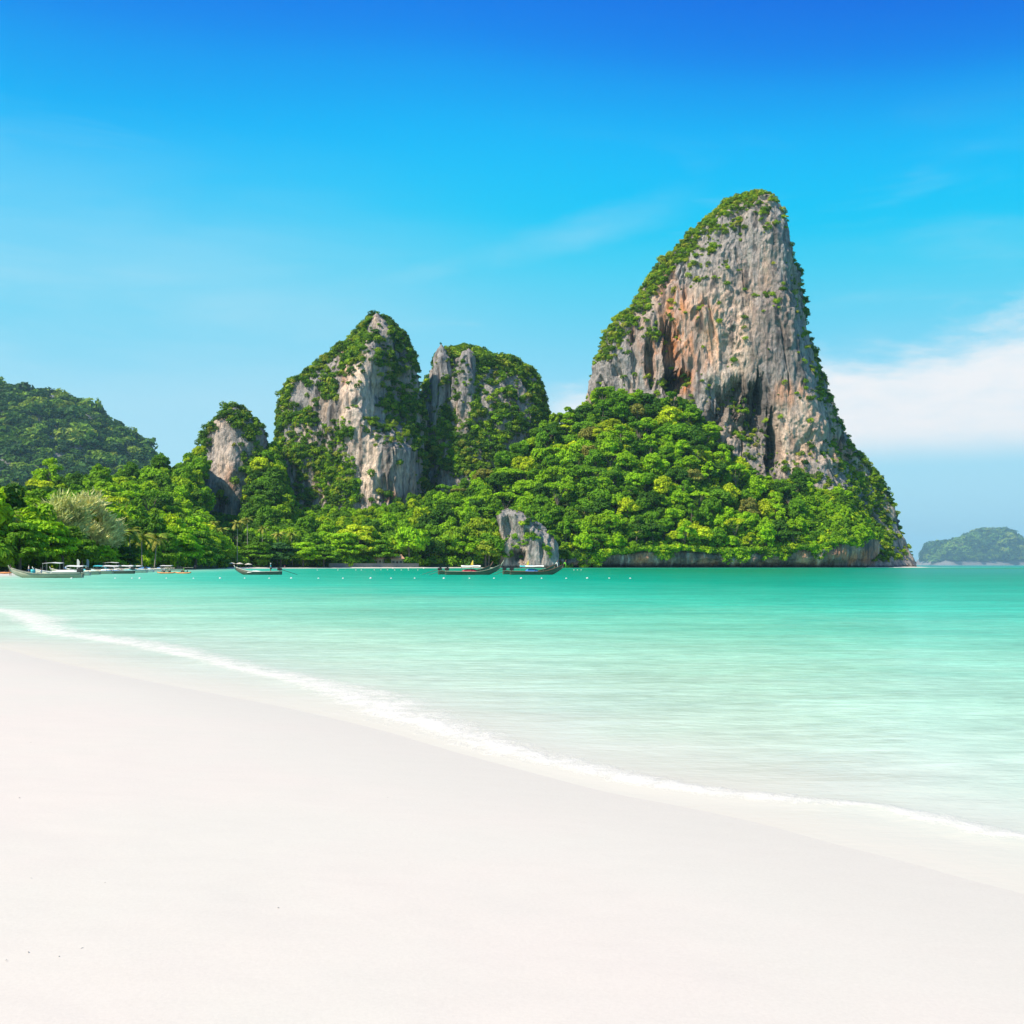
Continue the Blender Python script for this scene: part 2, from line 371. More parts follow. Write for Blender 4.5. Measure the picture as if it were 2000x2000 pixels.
def line_dist(x, y, L, val=None):
    best = np.full(x.shape, 1e18); bv = np.zeros(x.shape); sgn = np.ones(x.shape)
    for i in range(len(L) - 1):
        ax, ay = L[i, :2]; dx, dy = L[i + 1, 0] - ax, L[i + 1, 1] - ay; l2 = dx * dx + dy * dy + 1e-12
        t = np.clip(((x - ax) * dx + (y - ay) * dy) / l2, 0, 1)
        ex, ey = x - ax - t * dx, y - ay - t * dy; d = ex * ex + ey * ey; m = d < best
        best = np.where(m, d, best); sgn = np.where(m, np.sign(dx * ey - dy * ex), sgn)
        if val is not None: bv = np.where(m, L[i, val] * (1 - t) + L[i + 1, val] * t, bv)
    return np.sqrt(best), sgn, bv
LANDPOLY = np.vstack([edge[:, :2], [(-6000, 1600), (-6000, -3000), (60, -3000)]])
def inside(x, y):
    c = np.zeros(x.shape, bool); n = len(LANDPOLY)
    for i in range(n):
        x1, y1 = LANDPOLY[i]; x2, y2 = LANDPOLY[(i + 1) % n]
        if y1 == y2: continue
        c ^= ((y1 > y) != (y2 > y)) & (x < (x2 - x1) * (y - y1) / (y2 - y1) + x1)
    return c
def land_dist(x, y):
    d, _, _ = line_dist(x, y, edge); return np.where(inside(x, y), d, -d)
def ground_z(sd):
    return np.where(sd > 0, .30 * (1 - np.exp(-np.maximum(sd, 0) / 5)) + np.minimum(.022 * np.maximum(sd, 0), 1.6), np.maximum(.045 * sd, -4.0))

def polar_grid(angs, rads):
    a, r = np.meshgrid(angs, rads); return (np.sin(a) * r).ravel(), (np.cos(a) * r).ravel()

def make_beach():
    angs = np.concatenate([np.linspace(-180, -34, 40, endpoint=False), np.linspace(-34, 34, 300, endpoint=False), np.linspace(34, 180, 40)])
    rads = np.concatenate([[.05, .5, 1.2], np.geomspace(2, 60, 190, endpoint=False), np.geomspace(60, 1500, 130)])
    x, y = polar_grid(np.radians(angs), rads); sd = land_dist(x, y); z = ground_z(sd)
    near = sst(sd, 0.5, 4)
    z = z + near * (.018 * fbm(x * .35, y * .35, 0, 3, 3) + .006 * fbm(x * 2, y * 3, 0, 3, 5)) * (np.hypot(x, y) < 90)
    me = mesh_np('beach', np.stack([x, y, z], 1), grid_faces(len(angs), len(rads)), True)
    wet = 1 - sst(sd, .2, 2.2 + .8 * fbm(x * .4, y * .4, 0, 2, 9)); attr(me, 'wet', 'FLOAT', wet)
    tag(obj('beach', me, M['sand']), 'white powder sand beach sloping into the bay', None, None, 'structure')

def make_sea():
    angs = np.concatenate([np.linspace(-110, -34, 40, endpoint=False), np.linspace(-34, 34, 520, endpoint=False), np.linspace(34, 120, 40)])
    rads = np.concatenate([np.geomspace(3, 60, 300, endpoint=False), np.geomspace(60, 900, 130, endpoint=False), np.geomspace(900, 19000, 48)])
    x, y = polar_grid(np.radians(angs), rads); d = -land_dist(x, y)
    off = np.log1p(np.maximum(d, 0)) / math.log(601)
    fd, sg, fw = line_dist(x, y, foamline, 2); sea = sg < 0                     # seaward side of the breaking line
    fw = .62 * fw * (1 + .5 * fbm(x * .25, y * .25, 0, 3, 21)); dd = np.where(sea, fd / (fw * 1.25), fd / (fw * .55))
    foam = .82 * np.exp(-dd**2 * 1.6) * (d > -.5)
    # a lacy edge to the thin film, and a few trails left behind the wave
    foam = np.maximum(foam, .50 * np.exp(-((d - .06) / .09)**2) * sst(fbm(x * .5, y * .5, 0, 2, 33), -.25, .35) * (y < 60))
    tr = np.exp(-(((d - fw * .35 - .9 * fbm(x * .22, y * .22, 0, 2, 37) - .5) / .07))**2)
    foam = np.maximum(foam, .42 * tr * (~sea) * (y < 50) * sst(fbm(x * .3, y * .3, 2, 2, 39), 0, .4))
    patch = sst(fbm(x * .5, y * .9, 0, 4, 41), .30, .75) * (sea & (fd < 6) & (fd > .4)) * .42 * sst(x, .2, 3.5); foam = np.maximum(foam, patch)
    z = .012 + .022 * np.where(sea, np.exp(-(fd / (fw * 1.1 + .05))**2), np.exp(-(fd / (fw * .4 + .05))**2)) * (y < 80)
    wv = sst(d, 1, 12) * (.020 * fbm(x * .30 + y * .03, y * .95, 0, 3, 51) + .03 * fbm(x * .08, y * .28, 0, 2, 53)); z = z + wv * (np.hypot(x, y) < 700)
    z = np.where(d < 0, np.maximum(z + .05 * d, -.4), z)
    me = mesh_np('sea', np.stack([x, y, z], 1), grid_faces(len(angs), len(rads)), True)
    attr(me, 'offshore', 'FLOAT', off); attr(me, 'foam', 'FLOAT', foam)
    A = np.degrees(np.arctan2(x, y)); attr(me, 'open_sea', 'FLOAT', sst(y, 500, 1500) * .9 + .55 * sst(A, 13, 24) * sst(y, 60, 300) * (y < 500))
    tag(obj('sea', me, M['sea']), 'calm clear sea, mint green at the edge and emerald further out', None, None, 'structure')
make_beach(); make_sea()

# ------------------------------------------------------------------ limestone towers
FRONT = {}
def resample(P, n, dense):
    """closed Catmull-Rom through P, n points, more of them where dense(y) is high"""
    P = np.array(P, float); m = len(P); out = []
    for i in range(m):
        p0, p1, p2, p3 = P[i - 1], P[i], P[(i + 1) % m], P[(i + 2) % m]
        for t in np.linspace(0, 1, 40, endpoint=False):
            out.append(.5 * ((2 * p1) + (p2 - p0) * t + (2 * p0 - 5 * p1 + 4 * p2 - p3) * t * t + (3 * p1 - p0 - 3 * p2 + p3) * t**3))
    return np.array(out)

def karst(name, label, L, Rr, Yc, xs, dfront, dback, nu, nv, seed, amp=1.0, iso=None, inset=(0, 0), carve=(), stain_shade=None, zbot=-3.0, mat='rock', smax=1.0, far=1.0):
    """a tower from its two flanks (photo rows/columns at its own distance), cross-sections by height and front/back depths in metres"""
    pytop = min(p[0] for p in L); pybot = H0 + (CAMH - zbot) * F / Yc
    s = np.linspace(0, 1, nv)**1.35; py = pytop + (pybot - pytop) * s
    lx, rx = IP(py, L), IP(py, Rr); k = np.minimum(1, (rx - lx) / 80); lx, rx = lx + inset[0] * k, rx - inset[1] * k
    cx = ((lx + rx) / 2 - 1000) / F * Yc; w = (rx - lx) / 2 / F * Yc; zz = CAMH + (H0 - py) / F * Yc
    # cross-sections, blended by height
    keys = [k for k, _ in xs]; secs = []
    for k, P in xs:
        C = resample(P, nu, None); secs.append(C)
    # common parameter: arc length of the first section weighted to the front
    C0 = secs[0]; seg = np.hypot(*(np.roll(C0, -1, 0) - C0).T) * np.where(C0[:, 1] < .12, 1.0, .22); cum = np.concatenate([[0], np.cumsum(seg)])
    tt = np.interp(np.arange(nu) / nu * cum[-1], cum, np.arange(len(C0) + 1))
    rows = []
    for C in secs:
        Cc = np.vstack([C, C[:1]]); rows.append(np.stack([np.interp(tt, np.arange(len(Cc)), Cc[:, j]) for j in (0, 1)], 1))
    rows = np.array(rows)                                           # [key][u][2]
    wk = np.clip(np.interp(py, keys, np.arange(len(keys))), 0, len(keys) - 1); i0 = np.minimum(wk.astype(int), max(len(keys) - 2, 0)); fr = (wk - i0)[:, None, None]
    XS = rows[i0] * (1 - fr) + rows[np.minimum(i0 + 1, len(keys) - 1)] * fr      # [v][u][2]
    xn = XS[..., 0]; xn = (xn - xn.min(1, keepdims=True)) / (np.ptp(xn, axis=1)[:, None] + 1e-9) * 2 - 1
    yn = XS[..., 1]
    df, db = IP(py, dfront)[:, None], IP(py, dback)[:, None]
    X = cx[:, None] + w[:, None] * xn; Y = Yc + np.where(yn < 0, yn * df, yn * db); Z = np.repeat(zz[:, None], nu, 1)
    # outward horizontal normal
    tx = np.roll(X, -1, 1) - np.roll(X, 1, 1); ty = np.roll(Y, -1, 1) - np.roll(Y, 1, 1); ln = np.hypot(tx, ty) + 1e-6
    nx, ny = ty / ln, -tx / ln
    flip = np.sign((nx * (X - cx[:, None]) + ny * (Y - Yc)).mean()); nx, ny = nx * flip, ny * flip
    q = far
    fade = np.clip(w / (9 * q), .05, 1)[:, None]
    big = fbm(X / (38 * q), Y / (38 * q), Z / (55 * q), 3, seed) * 7.5 * q
    fl = ridged(X / (13 * q), Y / (13 * q), Z / (60 * q), 2, seed + 11) * 3.0 * q
    fl2 = ridged(X / (4.8 * q), Y / (4.8 * q), Z / (20 * q), 2, seed + 21) * 1.9 * q
    bl = fbm(X / (6 * q), Y / (6 * q), Z / (9 * q), 3, seed + 31) * 2.3 * q
    pit = fbm(X / (2.6 * q), Y / (2.6 * q), Z / (4.2 * q), 2, seed + 33) * 1.15 * q
    crack = -5.0 * q * np.clip(1 - np.abs(fbm(X / (17 * q), Y / (17 * q), Z / (85 * q), 3, seed + 41)) * 11, 0, 1) * sst(fbm(X / (30 * q), Y / (30 * q), Z / (30 * q), 2, seed + 43), -.3, .3)
    # stalactite curtains: tongues of rock that hang from ledges
    tg = sst(fbm(X / (3.4 * q), Y / (3.4 * q), Z / (15 * q), 2, seed + 45), .1, .45) * 1.8 * q * sst(fbm(X / (22 * q), Y / (22 * q), Z / (18 * q), 2, seed + 47), 0, .4)
    if iso:                                                # the open wall is pitted rather than fluted
        mi = sst(1000 + F * X / Y, *iso) * sst(H0 - F * (Z - CAMH) / Y, 440, 520); fl2 = fl2 * (1 - .65 * mi); fl = fl * (1 - .45 * mi); bl = bl * (1 + .25 * mi); pit = pit * (1 + 1.1 * mi); tg = tg * (1 - .5 * mi)
    pm = .35 + .9 * sst(fbm(X / (19 * q), Y / (19 * q), Z / (26 * q), 2, seed + 49), -.35, .4); pit = pit * pm; bl = bl * (.5 + .6 * pm); fl2 = fl2 * (1.35 - .45 * pm)
    D = (big + fl + fl2 + bl + pit + crack + tg) * amp * fade
    X = X + nx * D; Y = Y + ny * D; Z = Z + fade * 1.3 * q * amp * fbm(X / (7 * q), Y / (7 * q), Z / (9 * q), 2, seed + 51)
    front = yn < .1
    PX = 1000 + F * X / Y; PY = H0 - F * (Z - CAMH) / Y
    for (a, b, ra, rb, dep, sh) in carve:
        jx = PX + min(15, ra * .6) * fbm(X / 5, Y / 5, Z / 18, 3, seed + 61); jy = PY + min(34, rb * .7) * fbm(X / 3, Y / 3, Z / 30, 3, seed + 63)
        e = np.sqrt(((jx - a) / ra)**2 + ((jy - b) / rb)**2)
        Y = Y + front * dep * (1 - sst(e, sh, 1.0))
    V = np.stack([X, Y, Z], -1).reshape(-1, 3)
    topv = V[:nu].mean(0) + np.array([0, 0, .6 * q]); V[:nu] = topv + (V[:nu] - topv) * .15
    me = mesh_np(name, V, grid_faces(nu, nv, True), False)
    # mineral staining, streaked down the face, plus painted shade in hollows and flanks
    x, y, z = V.T; px = 1000 + F * x / y; py2 = H0 - F * (z - CAMH) / y
    s1 = sst(fbm(x / (8 * q), y / (8 * q), z / (60 * q), 3, seed + 71), -.35, .45)[:, None]
    s2 = sst(fbm(x / (4.2 * q), y / (4.2 * q), z / (45 * q), 3, seed + 73), .10, .55)[:, None]
    s3 = sst(fbm(x / (3.2 * q), y / (3.2 * q), z / (30 * q), 3, seed + 75), .22, .6)[:, None]
    s4 = sst(fbm(x / (30 * q), y / (30 * q), z / (30 * q), 3, seed + 77), -.2, .5)[:, None]
    s5 = sst(fbm(x / (2.8 * q), y / (2.8 * q), z / (5 * q), 2, seed + 79), .12, .5)[:, None]
    grey, beige, dark, white = [np.array(c) for c in ((.285, .262, .257), (.54, .405, .318), (.040, .038, .042), (.60, .555, .50))]
    warm = s4 * .75
    zones = np.zeros((len(V), 1)); dk = np.zeros((len(V), 1)); orange = np.array((.60, .235, .085)); cool = np.zeros((len(V), 1)); pale = np.zeros((len(V), 1))
    for (kind, a, b, ra, rb, k) in (stain_shade or ()):
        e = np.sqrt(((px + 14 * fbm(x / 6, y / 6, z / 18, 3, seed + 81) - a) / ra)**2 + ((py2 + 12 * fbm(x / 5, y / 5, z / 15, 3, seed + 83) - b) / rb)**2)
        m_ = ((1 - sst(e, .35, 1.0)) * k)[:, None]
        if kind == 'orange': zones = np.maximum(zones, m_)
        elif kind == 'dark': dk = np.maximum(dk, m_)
        elif kind == 'cool': cool = np.maximum(cool, m_)
        elif kind == 'pale': pale = np.maximum(pale, m_)
    C = grey + (beige - grey) * np.clip(s1 * (.35 + warm), 0, 1) * (1 - cool)
    C = C + (np.array((.70, .535, .425)) - C) * pale * (.45 + .55 * s1)
    C = C + (orange - C) * zones * (.30 + .70 * sst(fbm(x / (5 * q), y / (5 * q), z / (16 * q), 3, seed + 85), -.35, .3)[:, None])
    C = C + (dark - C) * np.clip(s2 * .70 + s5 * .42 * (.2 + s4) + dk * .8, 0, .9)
    C = C + (white - C) * s3 * .40 * (1 - dk)
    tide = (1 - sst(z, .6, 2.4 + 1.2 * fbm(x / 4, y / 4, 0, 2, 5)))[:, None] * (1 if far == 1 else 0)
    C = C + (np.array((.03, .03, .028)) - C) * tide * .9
    attr(me, 'stain_shade', 'FLOAT_COLOR', np.concatenate([C, np.ones((len(C), 1))], 1))
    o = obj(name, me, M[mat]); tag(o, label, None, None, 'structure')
    FRONT[o.name] = (V, grid_faces(nu, nv, True)); return o

XS_ROUND = [(-1, .0), (-.72, -.66), (-.1, -1), (.55, -.8), (1, 0), (.6, .8), (-.6, .8)]
# tallest tower
XS_MAIN = [(-1, .1), (-.80, -.34), (-.42, -.62), (.18, -.86), (.70, -.97), (.93, -.30), (1, .15), (.5, .9), (-.5, .9)]
XS_LOW = [(-1, .1), (-.82, -.5), (-.45, -.85), (.10, -1.0), (.52, -.97), (.80, -.40), (1, .15), (.5, .9), (-.5, .9)]
karst('limestone_tower', 'tallest grey and orange limestone tower rising sheer above the jungle',
      [(386, 1464), (388, 1449), (396, 1420), (412, 1394), (433, 1366), (457, 1336), (485, 1317), (499, 1299), (524, 1274), (552, 1252), (580, 1237), (614, 1215), (629, 1190), (661, 1174), (692, 1162), (713, 1153), (754, 1148), (785, 1140), (900, 1125), (1000, 1110), (1120, 1095)],
      [(386, 1476), (389, 1486), (396, 1497), (410, 1511), (437, 1533), (465, 1547), (505, 1556), (542, 1563), (583, 1572), (614, 1578), (645, 1583), (679, 1594), (723, 1606), (775, 1618), (816, 1638), (847, 1653), (872, 1660), (884, 1674), (916, 1705), (939, 1722), (961, 1735), (984, 1744), (1018, 1754), (1053, 1771), (1078, 1782), (1112, 1798)],
      900, [(386, XS_MAIN), (840, XS_MAIN), (940, XS_LOW), (1112, XS_LOW)], [(386, 6), (394, 18), (422, 32), (600, 44), (800, 52), (900, 54), (960, 62), (1112, 112)], [(386, 6), (394, 16), (450, 45), (700, 80), (1112, 110)],
      620, 470, 3, .9, iso=(1370, 1440), inset=(13, 8),
      carve=[(1310, 700, 20, 82, 20, .35), (1318, 750, 34, 30, 26, .4), (1268, 705, 13, 60, 12, .3), (1240, 690, 10, 70, 6, .2), (1438, 782, 24, 52, 13, .2), (1474, 800, 26, 78, 17, .25), (1455, 840, 40, 30, 8, .2), (1508, 868, 17, 72, 20, .25), (1412, 800, 16, 34, 10, .2), (1490, 770, 16, 40, 9, .2), (1440, 750, 20, 30, 6, .2), (1410, 775, 26, 30, 7, .1), (1395, 830, 30, 30, 5, .2), (1640, 1088, 24, 16, 12, .2), (1340, 560, 22, 60, 4, .1)],
      stain_shade=[('orange', 1322, 640, 44, 110, 1.0), ('orange', 1302, 580, 26, 90, .55), ('orange', 1335, 745, 42, 46, 1.0), ('orange', 1268, 700, 24, 70, .8), ('orange', 1372, 650, 66, 110, .62), ('orange', 1560, 850, 90, 110, .28), ('orange', 1470, 600, 110, 160, .16), ('orange', 1250, 650, 40, 60, .3), ('orange', 1540, 770, 50, 40, .5), ('orange', 1640, 880, 30, 40, .5), ('orange', 1610, 1075, 26, 40, .6), ('orange', 1680, 1090, 60, 30, .5),
             ('dark', 1462, 790, 74, 90, .75), ('dark', 1500, 880, 24, 70, .7), ('dark', 1400, 820, 40, 40, .5), ('dark', 1520, 640, 60, 170, .30), ('dark', 1310, 740, 18, 40, .8), ('dark', 1700, 1000, 60, 60, .35),  # dark patches over the carved hollows are shade put into the colour
             ('cool', 1195, 700, 75, 90, .85), ('cool', 1420, 480, 110, 70, .6), ('pale', 1420, 650, 90, 130, .75), ('pale', 1570, 850, 90, 110, .9), ('pale', 1360, 600, 40, 60, .6)])
# the pointed tower beside it: lit flank on one side of a sharp arete, shade on the other
XA = [(-1, .1), (-.7, -.35), (-.25, -.62), (.17, -1.0), (.60, -.45), (1, .15), (.5, .9), (-.5, .9)]
XB = [(-1, .1), (-.75, -.42), (-.2, -.66), (.28, -1.0), (.76, -.92), (1, .10), (.5, .9), (-.5, .9)]
karst('limestone_tower', 'pointed limestone tower with pale streaked face and vine-hung flank',
      [(612, 735), (616, 724), (624, 712), (640, 698), (667, 676), (678, 655), (700, 629), (723, 602), (734, 593), (742, 582), (753, 559), (773, 554), (798, 546), (831, 541), (990, 522), (1120, 500)],
      [(612, 739), (616, 748), (624, 757), (644, 780), (661, 796), (697, 807), (720, 816), (748, 821), (790, 826), (831, 834), (990, 832), (1120, 840)],
      880, [(612, XA), (830, XA), (890, XB), (1120, XB)], [(612, 3), (628, 14), (700, 34), (850, 50), (980, 56), (1120, 60)], [(612, 3), (645, 20), (800, 50), (1120, 60)],
      400, 330, 23, .72, inset=(8, 7),
      carve=[(745, 960, 26, 34, 5, .2), (660, 900, 16, 50, 4, .1), (580, 930, 12, 60, 4, .1)],
      stain_shade=[('pale', 702, 800, 44, 210, 1.2), ('pale', 750, 930, 80, 80, 1.1), ('orange', 672, 720, 20, 60, .5), ('orange', 765, 968, 24, 22, .6), ('dark', 640, 790, 40, 60, .35), ('cool', 625, 730, 50, 40, .6), ('dark', 780, 720, 40, 150, .3)])  # last dark patch paints the shade of the flank past the arete
# small tower at the left
karst('limestone_tower', 'small blunt limestone tower with a bare grey wall among treetops',
      [(797, 458), (801, 444), (806, 436), (831, 416), (854, 402), (885, 398), (930, 394), (990, 388), (1120, 380)],
      [(797, 464), (805, 474), (815, 484), (822, 500), (840, 514), (860, 518), (990, 528), (1120, 540)],
      830, [(797, XS_ROUND)], [(797, 3), (830, 16), (990, 22), (1120, 28)], [(797, 3), (830, 20), (1120, 30)], 240, 220, 43, .55,
      stain_shade=[('pale', 425, 900, 40, 70, .7), ('cool', 402, 930, 20, 70, .8), ('orange', 452, 930, 20, 40, .5)])
# the middle tower, mostly overgrown, with bare pinnacles
karst('limestone_tower', 'broad overgrown limestone tower with bare grey pinnacles near its top',
      [(684, 893), (690, 862), (705, 846), (746, 840), (762, 828), (800, 815), (900, 800), (1120, 780)],
      [(684, 925), (692, 940), (703, 965), (706, 1000), (716, 1019), (728, 1038), (745, 1054), (769, 1060), (790, 1066), (850, 1080), (1120, 1110)],
      935, [(684, XS_ROUND)], [(684, 6), (710, 26), (800, 42), (940, 56), (1120, 70)], [(684, 6), (720, 30), (1120, 60)], 330, 280, 63, .85, inset=(4, 7),
      carve=[(1030, 880, 10, 50, 4, .2), (960, 930, 12, 40, 5, .2)],
      stain_shade=[('cool', 905, 740, 40, 50, .9), ('cool', 860, 720, 30, 50, .9), ('cool', 985, 750, 50, 40, .7), ('dark', 850, 900, 50, 120, .3)])  # dark patch paints in the shade of the cleft beside it
karst('limestone_pinnacle', 'bare fluted grey pinnacle on the overgrown tower',
      [(682, 914), (688, 904), (700, 899), (730, 891), (775, 885), (800, 880)], [(682, 917), (690, 923), (720, 927), (775, 934), (800, 940)],
      901, [(683, XS_ROUND)], [(683, 2), (700, 7), (760, 11), (860, 13)], [(683, 2), (700, 8), (800, 14)], 120, 130, 75, .75, zbot=100, stain_shade=[('cool', 910, 740, 60, 90, 1.0)])
karst('limestone_pinnacle', 'slim grey pinnacle with a shrubby crest, second on the overgrown tower',
      [(673, 861), (682, 855), (700, 848), (740, 842), (800, 834)], [(673, 863), (684, 871), (700, 876), (740, 882), (800, 890)],
      908, [(674, XS_ROUND)], [(674, 2), (700, 7), (760, 11), (860, 13)], [(674, 2), (700, 8), (800, 14)], 120, 130, 85, .75, zbot=100, stain_shade=[('cool', 860, 730, 60, 90, 1.0)])
# small crag at the water's edge
XS_CRAG = [(-1, .0), (-.85, -.75), (-.45, -.62), (-.1, -.9), (.5, -.95), (1, -.2), (.6, .8), (-.6, .8)]
karst('limestone_crag', 'small pale grey limestone crag by the water with a hollowed face',
      [(994, 988), (998, 979), (1007, 971), (1025, 973), (1052, 977), (1080, 975), (1112, 970)],
      [(994, 994), (997, 1012), (1004, 1024), (1011, 1032), (1023, 1050), (1034, 1061), (1043, 1079), (1062, 1088), (1081, 1091), (1112, 1091)],
      704, [(994, XS_CRAG)], [(994, 2), (1010, 8), (1060, 13), (1112, 16)], [(994, 2), (1010, 9), (1112, 20)], 230, 190, 93, .62, iso=(900, 901),
      carve=[(993, 1032, 15, 26, 5, .2), (1012, 1086, 20, 18, 7, .2), (1058, 1075, 6, 30, 3, .2), (1028, 1040, 7, 12, 2.5, .2)],
      stain_shade=[('cool', 1030, 1030, 70, 70, .9), ('dark', 1012, 1085, 22, 20, .6), ('pale', 985, 1045, 10, 20, .5)])  # the dark patch is painted shade inside the small cave

# ------------------------------------------------------------------ wooded slopes between shore and towers
YS = [(-80, 190), (0, 222), (100, 262), (200, 310), (290, 385), (380, 470), (450, 585), (560, 618), (680, 646), (850, 680), (960, 694), (1090, 706), (1250, 728), (1400, 742), (1600, 752), (1650, 757), (1690, 772), (1720, 800)]
YT = [(-80, 560), (0, 600), (100, 640), (350, 760), (400, 800), (480, 805), (500, 838), (545, 842), (575, 805), (800, 810), (900, 810), (1000, 840), (1100, 880), (1180, 872), (1300, 862), (1430, 842), (1530, 822), (1650, 812), (1720, 810)]
UP = [(-80, 985), (0, 975), (60, 952), (90, 924), (130, 930), (195, 907), (260, 916), (310, 914), (345, 904), (367, 886), (384, 870), (396, 858), (405, 1000), (470, 1000), (492, 900), (512, 858), (540, 852), (556, 925), (580, 985), (640, 985), (700, 985), (760, 978), (800, 965), (850, 955), (900, 940), (960, 905), (1000, 870), (1050, 832), (1080, 806), (1110, 808), (1140, 790), (1180, 756), (1240, 757), (1290, 768), (1340, 785), (1395, 832), (1430, 890), (1480, 925), (1530, 950), (1570, 915), (1600, 940), (1650, 940), (1690, 1000), (1720, 1060)]
LOWZ = [(-80, 1.9), (450, 1.9), (1000, 2.2), (1080, 4), (1200, 8), (1300, 11), (1400, 8.5), (1500, 9.5), (1600, 12), (1650, 17), (1690, 20), (1720, 22)]
TH = 9.0
def slope(px, t):
    ys = IP(px, YS) + 3; yt = IP(px, YT); zl = IP(px, LOWZ); zt = np.maximum(CAMH + (H0 - IP(px, UP)) / F * yt - TH, zl + 1)
    Y = ys + (yt - ys) * t; p = IP(px, [(0, 2.0), (380, 2.2), (600, 1.9), (900, 1.35), (1100, 1.0), (1700, .9)])
    Z = zl + (zt - zl) * np.where(t <= 1, np.clip(t, 0, 1)**p, 1 - (t - 1) * 1.2)
    X = (px - 1000) / F * Y
    Z = Z + np.clip(t * 2, 0, 1) * 5.0 * fbm(X / 34, Y / 34, 0, 2, 91); return X, Y, Z
def make_slope():
    gx, gt = np.meshgrid(np.arange(-80, 1721, 6.0), np.linspace(0, 1.35, 60)); X, Y, Z = slope(gx.ravel(), gt.ravel())
    n = len(np.arange(-80, 1721, 6.0))
    Z = np.where(gt.ravel() == 0, Z - 3, Z)
    me = mesh_np('hillside', np.stack([X, Y, Z], 1), grid_faces(n, 60), True)
    tag(obj('hillside', me, M['soil']), 'dark earth slopes under the jungle', None, None, 'structure')
make_slope()

def make_sea_cliff():
    """undercut rock band along the foot of the jungle slope"""
    pxs = np.linspace(1072, 1716, 560); vs_ = np.linspace(0, 1, 46); gx, gv = np.meshgrid(pxs, vs_); gx = gx.ravel(); gv = gv.ravel()
    top = IP(gx, LOWZ) + 2.5; Z = -1 + (top + 1) * gv
    back = np.interp(gv, [0, .10, .22, .34, .55, .8, 1], [4.5, 6.0, 5.0, 1.2, -.5, .6, 4.5])
    Y = IP(gx, YS) + 1.5 + back; X = (gx - 1000) / F * Y
    Y = Y - 2.0 * ridged(X / 9, 3, Z / 30, 2, 101) - 1.0 * ridged(X / 3.4, 5, Z / 9, 2, 103) - 1.1 * fbm(X / 4, 7, Z / 3.5, 3, 105) - 2.5 * fbm(X / 30, 1, Z / 40, 2, 107)
    Y = Y + 3.5 * sst(fbm(X / 10, 0, Z / 6, 2, 109), .1, .5) * (Z < 6); Z = Z + .7 * fbm(X / 4, 2, Z / 4, 2, 111) * (gv > .05)
    me = mesh_np('sea_cliff', np.stack([X, Y, Z], 1), grid_faces(560, 46), False)
    s = lambda a, b, c: sst(c, a, b)[:, None]
    C = np.array((.14, .125, .115)) + (np.array((.40, .27, .20)) - np.array((.14, .125, .115))) * s(-.3, .4, fbm(X / 9, 0, Z / 14, 3, 113))
    C = C + (np.array((.50, .21, .11)) - C) * s(.15, .6, fbm(X / 14, 4, Z / 9, 3, 115)) * .7
    C = C + (np.array((.5, .48, .45)) - C) * s(.2, .55, fbm(X / 2.5, 4, Z / 12, 3, 117)) * .6
    C = C + (np.array((.055, .055, .055)) - C) * s(.1, .5, fbm(X / 3.5, 9, Z / 15, 3, 119)) * .7
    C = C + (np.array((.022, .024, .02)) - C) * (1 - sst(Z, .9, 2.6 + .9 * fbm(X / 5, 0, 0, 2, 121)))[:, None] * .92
    attr(me, 'stain_shade', 'FLOAT_COLOR', np.concatenate([C, np.ones((len(C), 1))], 1))
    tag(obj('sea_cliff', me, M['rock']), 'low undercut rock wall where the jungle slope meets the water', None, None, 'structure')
make_sea_cliff()

# ------------------------------------------------------------------ plants: shapes
def leaf_quads(P, N, size, r, aspect=.62):
    """one small leaf-spray face at each point P facing N"""
    n = len(P); a = r.normal(size=(n, 3)); t = np.cross(N, a); t /= np.linalg.norm(t, axis=1)[:, None] + 1e-9; b = np.cross(N, t)
    sz = size * r.uniform(.6, 1.35, n)[:, None]; t = t * sz; b = b * sz * aspect
    fold = N * sz * .22
    V = np.stack([P - t, P - b * .9 + fold, P + t, P + b * .9 + fold], 1).reshape(-1, 3)
    return V, np.arange(4 * n).reshape(-1, 4)
def crown_mesh(name, lobes, nper, leaf, seed, under=-.35, jit=.36):
    r = np.random.default_rng(seed); VV, QQ, k = [], [], 0
    C = np.array([l[:3] for l in lobes]); RR = np.array([l[3] for l in lobes]); FL = np.array([l[4] if len(l) > 4 else .8 for l in lobes])
    for i in range(len(lobes)):
        m = int(nper * (RR[i] / RR.mean())**1.6)
        d = r.normal(size=(m * 3, 3)); d /= np.linalg.norm(d, axis=1)[:, None]; d = d[d[:, 2] > under + .3 * r.uniform(-1, 1, len(d))][:m]
        P = C[i] + d * RR[i] * (r.uniform(.62, 1.22, len(d))[:, None]) * np.array([1, 1, FL[i]])
        keep = np.ones(len(P), bool)
        for j in range(len(lobes)):
            if j != i: keep &= np.linalg.norm((P - C[j]) / np.array([1, 1, FL[j]]), axis=1) > RR[j] * .72
        P, d = P[keep], d[keep]
        N = d + np.array([0, 0, .25]) + jit * r.normal(size=d.shape); N /= np.linalg.norm(N, axis=1)[:, None]
        V, Q = leaf_quads(P, N, leaf, r); VV.append(V); QQ.append(Q + k); k += len(V)
    return mesh_np(name, np.vstack(VV), np.vstack(QQ), False)
def dome_lobes(r, n, rx, rz, cz, lr, spread=(.35, 1.0), low=-.25):
    out = []
    for i in range(n):
        while True:
            d = r.normal(size=3); d /= np.linalg.norm(d)
            if d[2] > low: break
        q = r.uniform(*spread)**.6
        out.append((d[0] * rx * q, d[1] * rx * q, cz + d[2] * rz * q, lr * r.uniform(.55, 1.5), r.uniform(.6, 1.05)))
    return out
